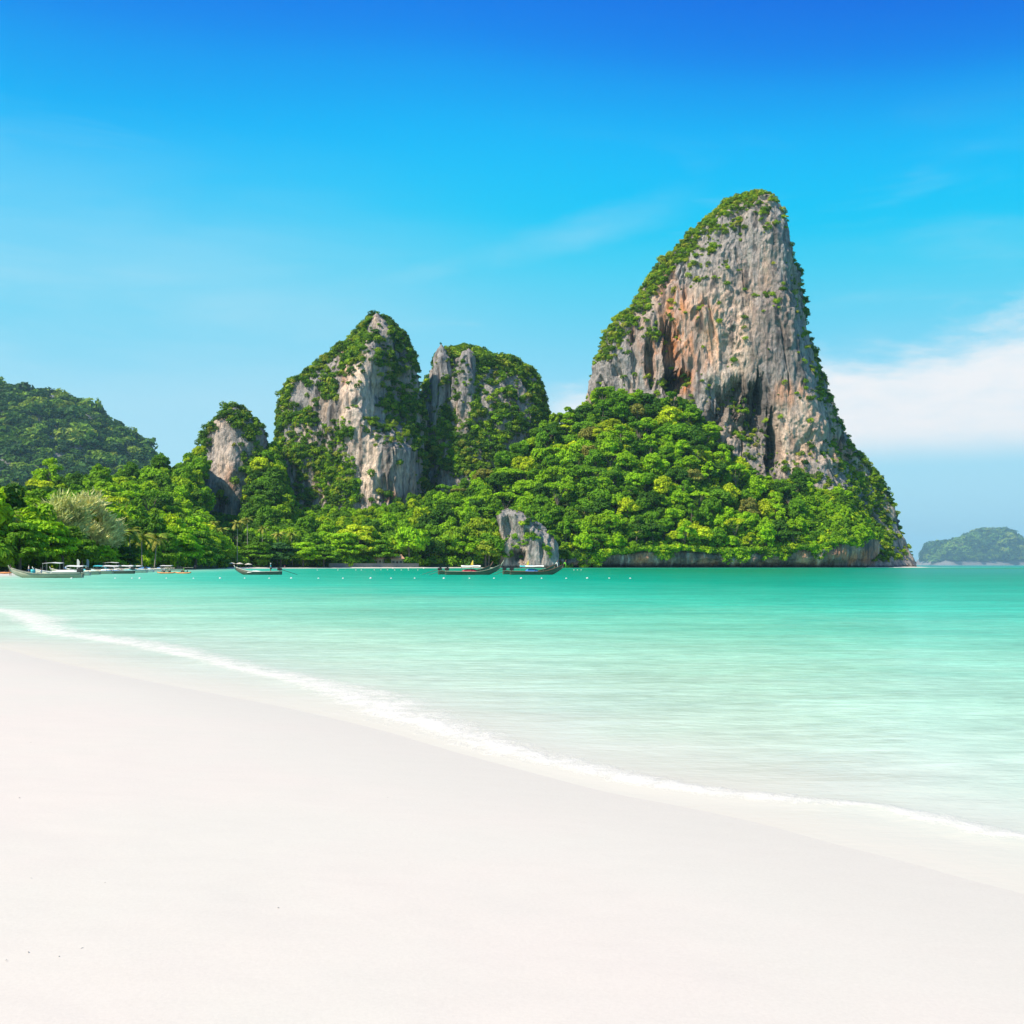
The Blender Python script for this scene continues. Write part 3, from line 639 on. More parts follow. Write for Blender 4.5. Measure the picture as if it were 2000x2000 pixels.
def trunk_mesh(name, h, r0, lobes, r):
    b = MB(); bend = (r.uniform(-.3, .3), r.uniform(-.3, .3))
    b.tube([(0, 0, -.6), (bend[0] * .4, bend[1] * .4, h * .35), (bend[0], bend[1], h * .7), (bend[0] * 1.1, bend[1] * 1.1, h)], [r0 * 1.25, r0, r0 * .7, r0 * .3], 7)
    for i in r.permutation(len(lobes))[:6]:
        c = lobes[i][:3]; s = Vector((bend[0] * .7, bend[1] * .7, h * r.uniform(.4, .62))); e = Vector((c[0] * .8, c[1] * .8, max(c[2], s.z + .3)))
        b.tube([s, s.lerp(e, .5) + Vector((0, 0, .3)), e], [r0 * .5, r0 * .32, r0 * .12], 5)
    return b.mesh(name)
JUNGLE, BEACHT = [], []
for i in range(9):                                     # nominal height 10 m
    r = np.random.default_rng(200 + i)
    if i < 3: lob = dome_lobes(r, 42, 3.8, 3.4, 5.4, 1.0, low=-.75)
    elif i < 5: lob = dome_lobes(r, 46, 3.0, 4.2, 5.2, .95, low=-.8)
    elif i < 7: lob = dome_lobes(r, 44, 4.0, 2.6, 4.2, 1.0, low=-.6)
    elif i == 7: lob = [(*p[:2], p[2] * .35 + 5.9, p[3] * .9, .45) for p in dome_lobes(r, 26, 4.4, 3.0, 7.5, 1.0, low=-.1)]
    else: lob = dome_lobes(r, 22, 3.4, 4.0, 5.6, .8, spread=(.6, 1.0), low=-.5)
    JUNGLE.append((trunk_mesh('trunk', 6.0, .24, lob, r), crown_mesh('crown', lob, 78, .43, 300 + i, jit=.46)))
for i in range(4):                                     # spreading shore trees with flat leafy tiers
    r = np.random.default_rng(400 + i); lob = []
    for z, rad, n in ((3.6, 4.7, 11), (5.3, 4.6, 11), (6.9, 3.6, 9), (8.2, 2.1, 6)):
        for k in range(n):
            a = 2 * math.pi * (k + r.uniform(-.4, .4)) / n; q = rad * r.uniform(.45, 1.0)
            lob.append((math.cos(a) * q, math.sin(a) * q, z + r.uniform(-.5, .5), r.uniform(1.1, 1.75), r.uniform(.34, .5)))
    BEACHT.append((trunk_mesh('trunk', 7.0, .28, lob, r), crown_mesh('crown', lob, 150, .40, 420 + i, under=-.2, jit=.38)))

def place_tree(name, proto, loc, h, rz, col, label, cat, group):
    t = empty(name, loc, rz, h / 10.0); tag(t, label, cat, group)
    if name == 'jungle_tree':
        q = random.uniform(.78, 1.3); t.scale = (t.scale[0] * q, t.scale[0] * random.uniform(.8, 1.2), t.scale[0] * random.uniform(.8, 1.15)); t.rotation_euler = (random.gauss(0, .1), random.gauss(0, .1), rz)
    a = obj('trunk', proto[0], M['bark'], t); c = obj('crown', proto[1], M['leaf'], t); c.color = (*col, 1); return t

# scatter of shrubs and treetops as one mass
SHRUBS = bpy.data.collections.new('shrub_shapes'); LUSH = bpy.data.collections.new('lush_shapes'); HILLT = bpy.data.collections.new('hill_shapes'); CANOPY = bpy.data.collections.new('canopy_shapes'); CREST = bpy.data.collections.new('crest_shapes')
def proto_obj(coll, name, me, mat):
    me2 = me.copy(); me2.materials.clear(); me2.materials.append(mat); o = bpy.data.objects.new(name, me2); coll.objects.link(o)
for i in range(4):                                     # unit radius
    r = np.random.default_rng(500 + i); lob = dome_lobes(r, 7, .62, .55, .25, .48, low=-.4)
    me = crown_mesh('shrub', lob, 34, .24, 510 + i, under=-.6)
    proto_obj(SHRUBS, 'shrub_shape', me, M['shrub']); proto_obj(LUSH, 'lush_shape', me, M['shrub_lush']); proto_obj(CREST, 'crest_shape', me, M['crest'])
    lob = dome_lobes(r, 8, .66, .5, .3, .45, low=-.3); proto_obj(HILLT, 'hill_shape', crown_mesh('hilltree', lob, 26, .26, 530 + i, under=-.5), M['hill_leaf'])
for i in range(4): proto_obj(CANOPY, 'canopy_shape', JUNGLE[i + 1][1], M['shrub_lush'])
def scatter_group(coll):
    ng = bpy.data.node_groups.new('scatter', 'GeometryNodeTree')
    ng.interface.new_socket('Geometry', in_out='INPUT', socket_type='NodeSocketGeometry'); ng.interface.new_socket('Geometry', in_out='OUTPUT', socket_type='NodeSocketGeometry')
    N = ng.nodes; i, o = N.new('NodeGroupInput'), N.new('NodeGroupOutput'); ip = N.new('GeometryNodeInstanceOnPoints'); ci = N.new('GeometryNodeCollectionInfo')
    ci.inputs['Collection'].default_value = coll; ci.inputs['Separate Children'].default_value = True; ci.inputs['Reset Children'].default_value = True
    def na(nm, dt): a = N.new('GeometryNodeInputNamedAttribute'); a.data_type = dt; a.inputs[0].default_value = nm; return a.outputs[0]
    ng.links.new(i.outputs[0], ip.inputs['Points']); ng.links.new(ci.outputs[0], ip.inputs['Instance']); ip.inputs['Pick Instance'].default_value = True
    ng.links.new(na('pick', 'INT'), ip.inputs['Instance Index']); ng.links.new(na('turn', 'FLOAT_VECTOR'), ip.inputs['Rotation']); ng.links.new(na('size', 'FLOAT_VECTOR'), ip.inputs['Scale'])
    ng.links.new(ip.outputs[0], o.inputs[0]); return ng
NG = {c.name: scatter_group(c) for c in (SHRUBS, LUSH, HILLT, CANOPY, CREST)}
def scatter(name, label, P, size, coll, seed, flat=1.0, tilt=.25):
    r = np.random.default_rng(seed); n = len(P); me = bpy.data.meshes.new(name); me.vertices.add(n); me.vertices.foreach_set('co', np.asarray(P, np.float32).ravel())
    attr(me, 'pick', 'INT', r.integers(0, len(coll.objects), n)); attr(me, 'turn', 'FLOAT_VECTOR', np.stack([r.normal(0, tilt, n), r.normal(0, tilt, n), r.uniform(0, 6.28, n)], 1))
    s = np.asarray(size)[:, None] * np.ones((1, 3)); s[:, 2] *= flat * r.uniform(.8, 1.2, n); attr(me, 'size', 'FLOAT_VECTOR', s); me.update()
    o = obj(name, me); md = o.modifiers.new('scatter', 'NODES'); md.node_group = NG[coll.name]
    return tag(o, label, 'vegetation', None, 'stuff')

def face_samples(key, n, dens, seed):
    """n random points on a tower, weighted by dens(px, py, nz, x, y, z, ny)"""
    V, Q = FRONT[key]; r = np.random.default_rng(seed); P = V[Q]; c = P.mean(1); nn = np.cross(P[:, 2] - P[:, 0], P[:, 3] - P[:, 1]); ar = np.linalg.norm(nn, axis=1) + 1e-9; nn /= ar[:, None]
    cen = V.mean(0); out = np.sign((nn[:, :2] * (c[:, :2] - cen[:2])).sum(1).mean()); nn *= out
    px = 1000 + F * c[:, 0] / c[:, 1]; py = H0 - F * (c[:, 2] - CAMH) / c[:, 1]
    w = dens(px, py, nn[:, 2], c[:, 0], c[:, 1], c[:, 2], nn[:, 1]) * ar; w = np.maximum(w, 0); w /= w.sum()
    idx = r.choice(len(c), n, p=w); return c[idx], nn[idx]
def ell(px, py, zones):
    m = np.zeros(px.shape)
    for a, b, ra, rb, k in zones: m = np.maximum(m, k * (1 - sst(np.sqrt(((px - a) / ra)**2 + ((py - b) / rb)**2), .55, 1.05)))
    return m
def noise_mask(x, y, z, sc, seed, lo=-.1, hi=.35): return sst(fbm(x / sc, y / sc, z / sc, 3, seed), lo, hi)

def clothe(key, label, n, zones, up, seed, smin, smax, coll, base=.0, push=.35, flat=.9, band=None):
    def dens(px, py, nz, x, y, z, ny):
        d = ell(px + 8 * fbm(x / 7, y / 7, z / 7, 2, seed), py + 8 * fbm(x / 8, y / 8, z / 8, 2, seed + 1), zones)
        d = np.maximum(d, up * sst(nz, .25, .65)); d = np.maximum(d, base)
        if band is not None: d = np.maximum(d, band(px, py, ny))
        mk = .10 + .90 * noise_mask(x, y, z, 9, seed + 3)
        if band is not None: mk = np.where(band(px, py, ny) > .5, np.maximum(mk, .6), mk)
        return d * mk * np.where(ny > .35, .25, 1) * (z > 4)
    c, nn = face_samples(key, n, dens, seed); r = np.random.default_rng(seed + 9); s = smin + (smax - smin) * r.uniform(0, 1, n)**1.8
    P = c + nn * (s * push)[:, None]; return scatter('cliff_shrubs', label, P, s, coll, seed, flat)

def edge_band(L, wpx, k):                                  # the strip of ground along a tower's skyline
    def f(px, py, ny): return k * (1 - sst(np.abs(px - IP(py, L)), wpx * .5, wpx))
    return f
ML = [(376, 1470), (390, 1430), (407, 1402), (431, 1378), (457, 1350), (485, 1330), (524, 1290), (552, 1268), (580, 1250), (614, 1232), (640, 1200), (680, 1180), (700, 1172), (715, 1100)]
clothe('limestone_tower', 'green shrubs along the crest and ledges of the tallest tower', 6400,
       [(1450, 395, 70, 22, 1), (1400, 430, 40, 30, .9), (1340, 480, 32, 28, .9), (1285, 540, 34, 36, 1), (1240, 600, 34, 36, 1), (1196, 660, 26, 42, 1), (1312, 605, 13, 30, .8), (1270, 640, 10, 40, .5), (1330, 470, 50, 20, .5),
        (1240, 745, 90, 12, .4), (1345, 740, 14, 10, .8), (1375, 755, 10, 9, .9), (1340, 790, 60, 18, .7), (1480, 430, 60, 26, .5), (1390, 470, 60, 14, .35), (1600, 960, 60, 50, 1), (1690, 960, 50, 60, 1), (1640, 1010, 60, 50, .8), (1740, 1040, 22, 50, .7), (1690, 905, 40, 30, 1), (1640, 960, 40, 60, 1), (1650, 1060, 40, 24, .3), (1710, 1010, 40, 50, .8)],
       .8, 601, .8, 3.0, CREST, base=.004, band=edge_band(ML, 36, 1.3))
MR = [(480, 1552), (560, 1568), (640, 1584), (720, 1606), (775, 1618), (816, 1640), (847, 1654), (880, 1668), (930, 1712), (960, 1732)]
clothe('limestone_tower', 'dark shrubs clinging along the shaded edge of the tallest tower', 900,
       [(1580, 620, 10, 30, 1), (1600, 740, 12, 40, 1), (1640, 830, 20, 40, 1), (1665, 880, 20, 30, 1), (1715, 935, 26, 30, 1), (1735, 980, 18, 30, .8)], .3, 603, 1.0, 3.2, SHRUBS, band=edge_band(MR, 12, .9))
clothe('limestone_tower.001', 'shrubs and hanging creepers over the pointed tower', 5600,
       [(737, 625, 40, 26, .8), (690, 660, 22, 40, .8), (640, 700, 40, 22, .9), (600, 735, 30, 20, .9), (660, 705, 26, 20, .9), (640, 760, 24, 28, 1), (785, 720, 50, 100, 1.2), (760, 680, 40, 70, 1.1), (798, 790, 44, 90, 1.1), (765, 770, 26, 80, .7),
        (560, 790, 26, 44, .7), (590, 860, 34, 100, .9), (560, 900, 26, 90, .9), (610, 900, 30, 90, .8), (650, 930, 36, 80, 1), (672, 840, 22, 30, 1), (640, 880, 26, 50, .9), (680, 940, 22, 60, 1), (600, 820, 24, 50, .8), (830, 900, 22, 100, .9), (560, 970, 50, 30, .8)],
       .8, 605, 1.0, 3.4, SHRUBS, base=.01, band=edge_band([(602, 735), (633, 705), (667, 684), (700, 640), (734, 602), (753, 566), (800, 552), (990, 530)], 12, .8))
clothe('limestone_tower.001', 'bright green vine curtains hanging on the pointed tower', 2400,
       [(650, 920, 34, 70, 1), (672, 838, 20, 26, 1), (685, 940, 20, 60, 1), (540, 920, 14, 80, .9), (590, 860, 24, 70, .6)], 0, 607, .9, 2.2, LUSH, push=.15)
clothe('limestone_tower.002', 'treetops and shrubs crowding the small blunt tower', 420,
       [(455, 815, 34, 22, 1), (420, 835, 16, 26, 1), (400, 860, 16, 30, 1), (500, 840, 26, 30, 1), (490, 900, 28, 60, 1), (510, 950, 30, 60, 1), (430, 975, 20, 20, .3), (388, 930, 9, 70, 1)],
       1, 609, 1.4, 4.2, SHRUBS)
clothe('limestone_tower.003', 'shrubs and small trees over the broad overgrown tower', 4000,
       [(960, 730, 40, 24, 1), (1010, 735, 40, 26, 1), (940, 800, 60, 50, .9), (1010, 800, 50, 50, .9), (900, 870, 50, 90, 1), (960, 880, 50, 60, .9), (1050, 800, 22, 60, .9), (850, 850, 40, 120, 1), (880, 760, 50, 40, .6), (940, 715, 30, 14, 1), (1050, 900, 40, 60, .9), (845, 700, 12, 14, .9), (1000, 930, 60, 40, 1)],
       1, 611, 1.4, 4.0, SHRUBS, base=.02)
clothe('limestone_tower.003', 'bright shrubs in sunlit gullies of the broad overgrown tower', 420,
       [(955, 725, 30, 14, 1), (900, 880, 40, 50, .9), (960, 850, 50, 50, .7), (880, 725, 9, 26, 1), (1000, 820, 40, 40, .5)], .2, 613, 1.3, 3.6, LUSH)
clothe('limestone_pinnacle', 'shrubs on the tip and foot of the bare pinnacle', 90, [(888, 730, 8, 40, .9), (905, 684, 9, 5, 1), (935, 740, 10, 50, .8), (905, 780, 40, 14, .7)], .6, 615, .9, 2.2, SHRUBS)
clothe('limestone_pinnacle.001', 'shrubs on the crest and flank of the slim pinnacle', 80, [(862, 682, 16, 12, 1), (846, 700, 8, 26, 1), (876, 700, 8, 20, 1), (870, 750, 16, 20, .8)], .6, 617, .9, 2.2, SHRUBS)
clothe('limestone_crag', 'yellow-green bushes growing on the small crag', 150, [(1036, 1050, 17, 10, 1), (1040, 1010, 26, 8, .6), (1008, 1046, 8, 9, .8), (1070, 1070, 6, 26, .7), (1012, 1066, 24, 8, .9), (988, 1075, 14, 20, 1), (1080, 1042, 12, 6, .6), (1030, 1022, 8, 6, .6), (1014, 996, 14, 4, .8)], .1, 619, .7, 2.2, LUSH)

# ------------------------------------------------------------------ jungle trees
def tone(u, px):
    """leaf shade of one tree"""
    if u < .22: return (.052, .135, .010), 'dark green'
    if u < .48: return (.120, .265, .010), 'mid green'
    if u < .87: return (.240, .430, .008), 'bright green'
    if u < .965: return (.400, .490, .012), 'yellow-green'
    return (.23, .235, .045), 'olive'
cand = []
r = np.random.default_rng(77); tries = 0; cells = {}
def free(x, y, d):
    i, j = int(x // 8), int(y // 8)
    for a in (-2, -1, 0, 1, 2):
        for b in (-2, -1, 0, 1, 2):
            for (p, q) in cells.get((i + a, j + b), ()):
                if (p - x)**2 + (q - y)**2 < d * d: return False
    cells.setdefault((i, j), []).append((x, y)); return True
N_ = 14000; gx = r.uniform(-60, 1715, N_); gt = np.where(gx < 900, r.uniform(.03, 1.0, N_)**.8, r.uniform(0, 1, N_)); hh = 8.5 + 12 * r.uniform(0, 1, N_)**1.5
hh = np.where(gt > .93, np.minimum(hh, 11.5), hh); hh = np.where(gx > 1560, np.minimum(hh, 9.5), hh); hh = np.where((gx > 398) & (gx < 490) & (gt > .25), np.minimum(hh, 8.5), hh); hh = np.where((gx > 560) & (gx < 840) & (gt > .55), np.minimum(hh, 10.5), hh)
X_, Y_, Z_ = slope(gx, gt)
for k in np.argsort(-hh + r.uniform(-3, 3, N_)):
    if free(X_[k], Y_[k], hh[k] * .56): cand.append((gx[k], gt[k], float(X_[k]), float(Y_[k]), float(Z_[k]), hh[k]))
ranked = []
for c in cand:
    px, t, X, Y, Z, h = c
    py = H0 - F * (Z + h * .6 - CAMH) / Y
    hid = (px < 880 and t < .16) or (955 < px < 1100 and py > 985)
    ranked.append((h / Y * (0.3 if hid else 1) * (1 if px > -10 else .2) + (.013 if px > 850 else .0), px, t, X, Y, Z, h))
ranked.sort(reverse=True)
ZN = [(380, 'left valley'), (860, 'towers'), (1110, 'gully'), (1800, 'slope')]
SPOT = [(40, 'behind the tree over the weathered boat'), (100, 'behind the feathery casuarinas'), (190, 'at the foot of the dark hill'), (270, 'above the palms by the moored boats'), (330, 'above the last moored boats'), (385, 'beside the small blunt tower'), (470, 'under the bare wall of the small tower'),
        (545, 'between the small tower and the pointed tower'), (640, 'below the vine-hung side of the pointed tower'), (700, 'below the vine curtains'), (780, 'below the pale face of the pointed tower'), (860, 'below the shaded cleft between two towers'), (960, 'below the overgrown tower'), (1040, 'behind the small crag'),
        (1110, 'in the saddle between overgrown and tallest towers'), (1180, 'below the grey end of the tallest tower'), (1250, 'below the crest shrubs of the tallest tower'), (1320, 'below the orange cave of the tallest tower'), (1390, 'below the orange-stained wall'), (1460, 'below the dark hollow of the tallest tower'), (1540, 'below the pale lower wall'), (1610, 'near the seaward end of the slope'), (1800, 'on the rocky seaward shoulder')]
SHAPE = ['round-headed', 'domed', 'spreading', 'tall creeper-draped', 'narrow leafy', 'low bushy', 'wide bushy', 'flat-topped', 'open airy']
rest = []
ntree = 0
for s_, px, t, X, Y, Z, h in ranked:
    if 975 < px < 1092 and Y < 722: continue                      # the crag stands here
    if ntree < 292:
        u = r.uniform(); col, nm = tone(u, px); z = [q for q in ZN if px < q[0]][0]; k = r.integers(0, len(JUNGLE)); proto = JUNGLE[k]
        where = [q[1] for q in SPOT if px < q[0]][0]; lvl = 'low down' if t < .33 else 'halfway up' if t < .7 else 'high up'; big = 'big ' if h > 15 else 'small ' if h < 10 else ''
        place_tree('jungle_tree', proto, (X, Y, Z - .3), h, r.uniform(0, 6.28), col, f'{big}{nm} {SHAPE[k]} tree {lvl} {where}', 'tree', f'{nm} jungle trees, {z[1]}'); ntree += 1
    else: rest.append((X, Y, Z, h))
rest = np.array(rest)
scatter('jungle_canopy', 'dense mass of further treetops between the nearer jungle trees', rest[:, :3] - [0, 0, .5], rest[:, 3] / 10, CANOPY, 701, 1.0, .06)
gx = r.uniform(-60, 1715, 5200); gt = r.uniform(0, 1.02, 5200); X, Y, Z = slope(gx, gt)
keep = ~((gx > 975) & (gx < 1092) & (Y < 722)); X, Y, Z = X[keep], Y[keep], Z[keep]
scatter('jungle_undergrowth', 'low green undergrowth filling the gaps between jungle trees', np.stack([X, Y, Z + .6], 1), r.uniform(1.6, 4.8, len(X)), LUSH, 703, 1.1)
gx = r.uniform(1085, 1700, 760); X, Y, Z = slope(gx, np.zeros(760)); zz = IP(gx, LOWZ) + 2.5 - 8.5 * r.uniform(0, 1, 760)**1.6 * sst(fbm(gx / 25, 0, 0, 2, 3), -.5, .4)
scatter('cliff_foot_shrubs', 'bushes spilling over the lip of the undercut sea cliff', np.stack([X, Y - 2.2 + r.uniform(-1, 1, 760), zz], 1), r.uniform(1.0, 3.2, 760), LUSH, 705, .9)

# ------------------------------------------------------------------ distant hills
def far_hill(name, label, sky, Y0, depth, wdir, n, seed, s0, s1, vegname, veglabel, haze_rock='rock_far', lean=0.0, coll=HILLT):
    """a wooded hill from its skyline at distance Y0; it falls towards us over depth metres and away behind"""
    pxs = np.linspace(sky[0][0], sky[-1][0], 170); tv = np.linspace(-1, 1, 70); gx, gt = np.meshgrid(pxs, tv); gx, gt = gx.ravel(), gt.ravel()
    zs = (H0 - IP(gx, sky)) / F * Y0 + CAMH; Y = Y0 + gt * depth; X = (gx - 1000) / F * Y0 + lean * (gt) * depth
    prof = np.where(gt < 0, 1 - np.abs(gt)**1.5, 1 - np.abs(gt)**2); Z = zs * prof
    s = Y0 / 900; Z = Z + (1 - np.abs(gt)) * np.clip(zs / (20 * s), 0, 1) * s * (9 if Y0 < 5000 else 3.5) * (fbm(X / (60 * s), Y / (60 * s), 0, 4, seed) - .33)
    Y = Y - 14 * s * ridged(X / (50 * s), Y / (120 * s), Z / (80 * s), 3, seed + 3) * (1 - np.abs(gt)) * (gt < .1)
    V = np.stack([X, Y, np.maximum(Z, -2)], 1); me = mesh_np(name, V, grid_faces(170, 70), True)
    C = np.full((len(V), 3), .22) * (1 + .4 * fbm(X / (20 * s), Y / (20 * s), Z / (60 * s), 3, seed + 5))[:, None]; attr(me, 'stain_shade', 'FLOAT_COLOR', np.concatenate([C, np.ones((len(V), 1))], 1))
    tag(obj(name, me, M[haze_rock]), label, None, None, 'structure')
    r = np.random.default_rng(seed); Q = grid_faces(170, 70); P = V[Q]; c = P.mean(1); nn = np.cross(P[:, 2] - P[:, 0], P[:, 3] - P[:, 1]); ar = np.linalg.norm(nn, axis=1) + 1e-9
    front = (np.tile(tv[:-1, None], (1, 169)).ravel() < .25) & (c[:, 2] > 4 * s)
    w = ar * front * (.35 + .65 * noise_mask(c[:, 0], c[:, 1], c[:, 2], 45 * s, seed + 7, -.55, -.1)); w /= w.sum(); idx = r.choice(len(c), n, p=w)
    sz = r.uniform(s0, s1, n) * (1 + .8 * (r.uniform(size=n) > .9))
    scatter(vegname, veglabel, c[idx] + r.normal(0, 1.5 * s, (n, 3)) * [1, 1, .3], sz, coll, seed + 11, .85, .1)
far_hill('hill', 'dark wooded hill behind the valley at the end of the beach',
         [(-260, 690), (-150, 705), (-60, 722), (0, 744), (20, 753), (50, 764), (105, 768), (140, 780), (170, 802), (200, 811), (215, 833), (235, 841), (262, 853), (285, 871), (298, 884), (304, 905), (309, 960), (314, 1104)],
         2600, 640, 0, 3400, 801, 9, 17, 'hill_forest', 'deep green forest covering the dark hill', lean=-.28)
far_hill('island', 'hazy blue island far out on the horizon',
         [(1800, 1104), (1806, 1096), (1816, 1086), (1822, 1068), (1840, 1065), (1858, 1068), (1880, 1058), (1890, 1051), (1906, 1052), (1912, 1047), (1925, 1042), (1942, 1040), (1958, 1043), (1966, 1052), (1990, 1066), (2020, 1078), (2060, 1090), (2110, 1104)],
         16000, 700, 0, 3000, 821, 26, 60, 'island_forest', 'pale hazy forest on the far island')
# ------------------------------------------------------------------ haze
def make_haze():
    m = bpy.data.materials.new('haze'); m.use_nodes = True; g = NT(m.node_tree); g.n.remove(g.n['Principled BSDF'])
    v = g.new('ShaderNodeVolumePrincipled'); v.inputs['Color'].default_value = (.48, .84, 1, 1); v.inputs['Density'].default_value = .00004; v.inputs['Anisotropy'].default_value = 0.2
    g.l.new(v.outputs[0], g.n['Material Output'].inputs['Volume'])
    b = MB().box((0, 2000, 298), (44000, 44000, 606)); tag(b.build('haze', m), 'thin blue sea haze over the bay', None, None, 'stuff')
make_haze()
# ------------------------------------------------------------------ shore trees, palms
GRD = lambda X, Y: float(ground_z(land_dist(np.array([X]), np.array([Y])))[0])
def ground_at(px, Y):
    t = (Y - IP(px, YS) - 3) / (IP(px, YT) - IP(px, YS) - 3)
    return float(slope(np.array([float(px)]), np.array([float(t)]))[2][0]) if t > 0 else GRD((px - 1000) / F * Y, Y)
SH = [ # px, top row, distance, shape (0-3 tiered, 4+ domed), width factor, colour, words
 (-8, 1012, 236, 0, 1.0, G_BRT, 'broad bright shore tree leaning over the weathered boat'), (38, 1016, 232, 1, 1.05, G_MID, 'wide tiered shore tree behind the two people in the weathered boat'),
 (88, 1008, 252, 2, 1.0, G_BRT, 'tall tiered shore tree in front of the feathery casuarinas'), (122, 1024, 262, 3, 1.0, (.11, .22, .012), 'leafy shore tree between casuarina and moored boats'),
 (160, 1050, 285, 1, 1.1, G_MID, 'low dark shore tree behind the blue-covered boats'), (196, 1062, 308, 2, 1.2, G_BRT, 'low bright shore tree under the coconut palms by the boats'),
 (238, 1066, 330, 0, 1.2, G_DARK, 'dark low shore tree beneath the palms by the moored boats'), (318, 1040, 405, 3, 1.0, G_MID, 'dense shore tree just past the last moored boat'),
 (345, 1026, 430, 0, 1.05, G_BRT, 'tall tiered tree at the bend of the beach'), (382, 1034, 462, 1, 1.05, (.12, .25, .012), 'tiered tree beside the tall tree at the bend of the beach'), (408, 1056, 520, 2, 1.1, G_MID, 'rounded tree next to the cream parasols'),
 (505, 1058, 606, 3, 1.25, G_MID, 'bluish green spreading tree at the parasol end of the sand'), (548, 1058, 616, 0, 1.25, (.05, .14, .03), 'cool green rounded tree over the sand behind the moving boat'), (592, 1056, 622, 1, 1.25, G_BRT, 'bright flat-topped tree between the sand and the stone wall'),
 (632, 1060, 632, 2, 1.3, G_MID, 'spreading tree where the stone wall begins'), (668, 1040, 655, 3, 1.3, G_BRT, 'bright tiered tree shading the first bungalow roof'), (702, 1022, 672, 0, 1.1, G_YEL, 'huge yellow-green domed tree behind the bungalow roofs'),
 (742, 1052, 668, 1, 1.2, G_MID, 'mid green tree between two bungalow roofs'), (800, 1024, 676, 6, .92, G_BRT, 'large round bright tree at the end of the stone wall'), (838, 1046, 690, 5, 1.0, G_DARK, 'dark tree between the wall and the bright bushes'),
 (872, 1040, 694, 6, 1.0, (.17, .31, .01), 'bright bushy tree behind the white-canopied boat'), (905, 1018, 702, 5, .95, (.20, .33, .012), 'tall bright tree to the side of the small crag'), (938, 1006, 708, 2, .8, (.26, .36, .014), 'yellow-green tree leaning on the small crag'), (948, 1048, 696, 6, 1.1, (.24, .31, .02), 'low yellowish bush at the foot of the small crag')]
for px, tp, Y, k, wf, col, lab in SH:
    X = (px - 1000) / F * Y; z = ground_at(px, Y); h = CAMH + (H0 - tp) / F * Y - z
    proto = BEACHT[k] if k < 4 else JUNGLE[k]
    o = place_tree('shore_tree', proto, (X, Y, z - .15), h * (1.06 if k < 4 else 1.3), random.uniform(0, 6.28), col, lab, 'tree', 'shore trees along the bay')
    s_ = o.scale[0]; o.scale = (s_ * wf * (1 if k < 4 else .9), s_ * wf * (1 if k < 4 else .9), s_)

M['frond'] = leaf_material('palm_fronds', [(0, (.15, .22, .02)), (.5, (.22, .28, .03)), (1, (.34, .30, .06))], trans=.2)
def frond_mesh(seed):
    r = np.random.default_rng(seed); V = []; Q = []; n = 15; pts = []
    for i in range(n + 1):
        t = i / n; pts.append(Vector((4.4 * t * (1 - .12 * t), 0, 1.5 * t - 3.1 * t**2.1)))
    b = MB(); b.tube(pts, [.06 * (1 - .8 * i / n) for i in range(n + 1)], 4, False)
    for i in range(1, n + 1):
        t = i / n; L = 1.05 * math.sin(math.pi * min(1, .14 + .84 * t))**.6; p = pts[i]; d = (pts[i] - pts[i - 1]).normalized()
        for sgn in (-1, 1):
            q = p + Vector((.35 * L * d.x, sgn * L * .75, .35 * L * d.z - .42 * L)) + Vector(r.normal(0, .06, 3)); w = d * .2
            b.add([p - w, p + w, q + w * .3, q - w * .3], [(0, 1, 2, 3)])
    return b.mesh('frond')
FR = [frond_mesh(i) for i in range(3)]
def palm(px, cpy, Y, lab, seed, lean=.0, fs=1.0):
    r = np.random.default_rng(seed); X = (px - 1000) / F * Y; z = ground_at(px, Y); h = CAMH + (H0 - cpy) / F * Y - z
    t = empty('coconut_palm', (X, Y, z - .2)); tag(t, lab, 'palm', 'coconut palms along the beach')
    lx, ly = r.uniform(-.7, .7) + lean, r.uniform(-.6, .6); b = MB()
    b.tube([(lx * (1 - (1 - q)**1.6) , ly * q, h * q) for q in np.linspace(0, 1, 8)], [.26, .20, .18, .17, .16, .15, .14, .15], 8); b.build('trunk', M['palm_bark'], t, True)
    c = Vector((lx, ly, h)); nf = 17
    for i in range(nf):
        f = obj('frond', FR[i % 3], M['frond'], t); f.location = c; f.rotation_euler = (r.normal(0, .12), (-.75 + 1.45 * (i / nf)) + r.normal(0, .1), i * 2.4 + r.normal(0, .2)); s = fs * r.uniform(.85, 1.1); f.scale = (s, s, s)
    n = MB()
    for i in range(5): n.ball((c.x + .25 * math.cos(i * 1.3), c.y + .25 * math.sin(i * 1.3), c.z - .28), .15, 7, 5)
    n.build('coconut_cluster', M['bark'], t, True)
PALMS = [(21, 1010, 240, 'coconut palm rising above the tree over the weathered boat', 1.0), (208, 1030, 322, 'yellowish coconut palm behind the blue-covered boats', 1.3), (232, 1044, 330, 'shorter coconut palm between two taller ones by the boats', 1.15), (256, 1038, 345, 'coconut palm in the clump above the moored boats', 1.15), (278, 1050, 352, 'drooping coconut palm with fronds hanging over the boats', 1.2), (301, 1050, 362, 'coconut palm at the edge of the dense dark trees', 1.2),
         (398, 1032, 600, 'coconut palm before the small blunt tower', 1.0), (416, 1022, 614, 'thin coconut palm in front of the bare grey wall', 1.0), (433, 1034, 604, 'coconut palm beside the tall bare-trunked palm', 1.05), (463, 1022, 586, 'tall coconut palm with a long bare trunk above the parasols', 1.1), (484, 1014, 612, 'coconut palm with a pale trunk, tallest of the grove', 1.05), (513, 1032, 614, 'coconut palm over the spreading tree by the sand', 1.0), (541, 1044, 622, 'yellowing coconut palm peeping over the shore trees', 1.05), (571, 1044, 626, 'yellow-brown coconut palm behind the flat-topped tree', 1.1)]
for i, (px, cp, Y, lab, fs) in enumerate(PALMS): palm(px, cp, Y, lab, 900 + i, fs=fs)

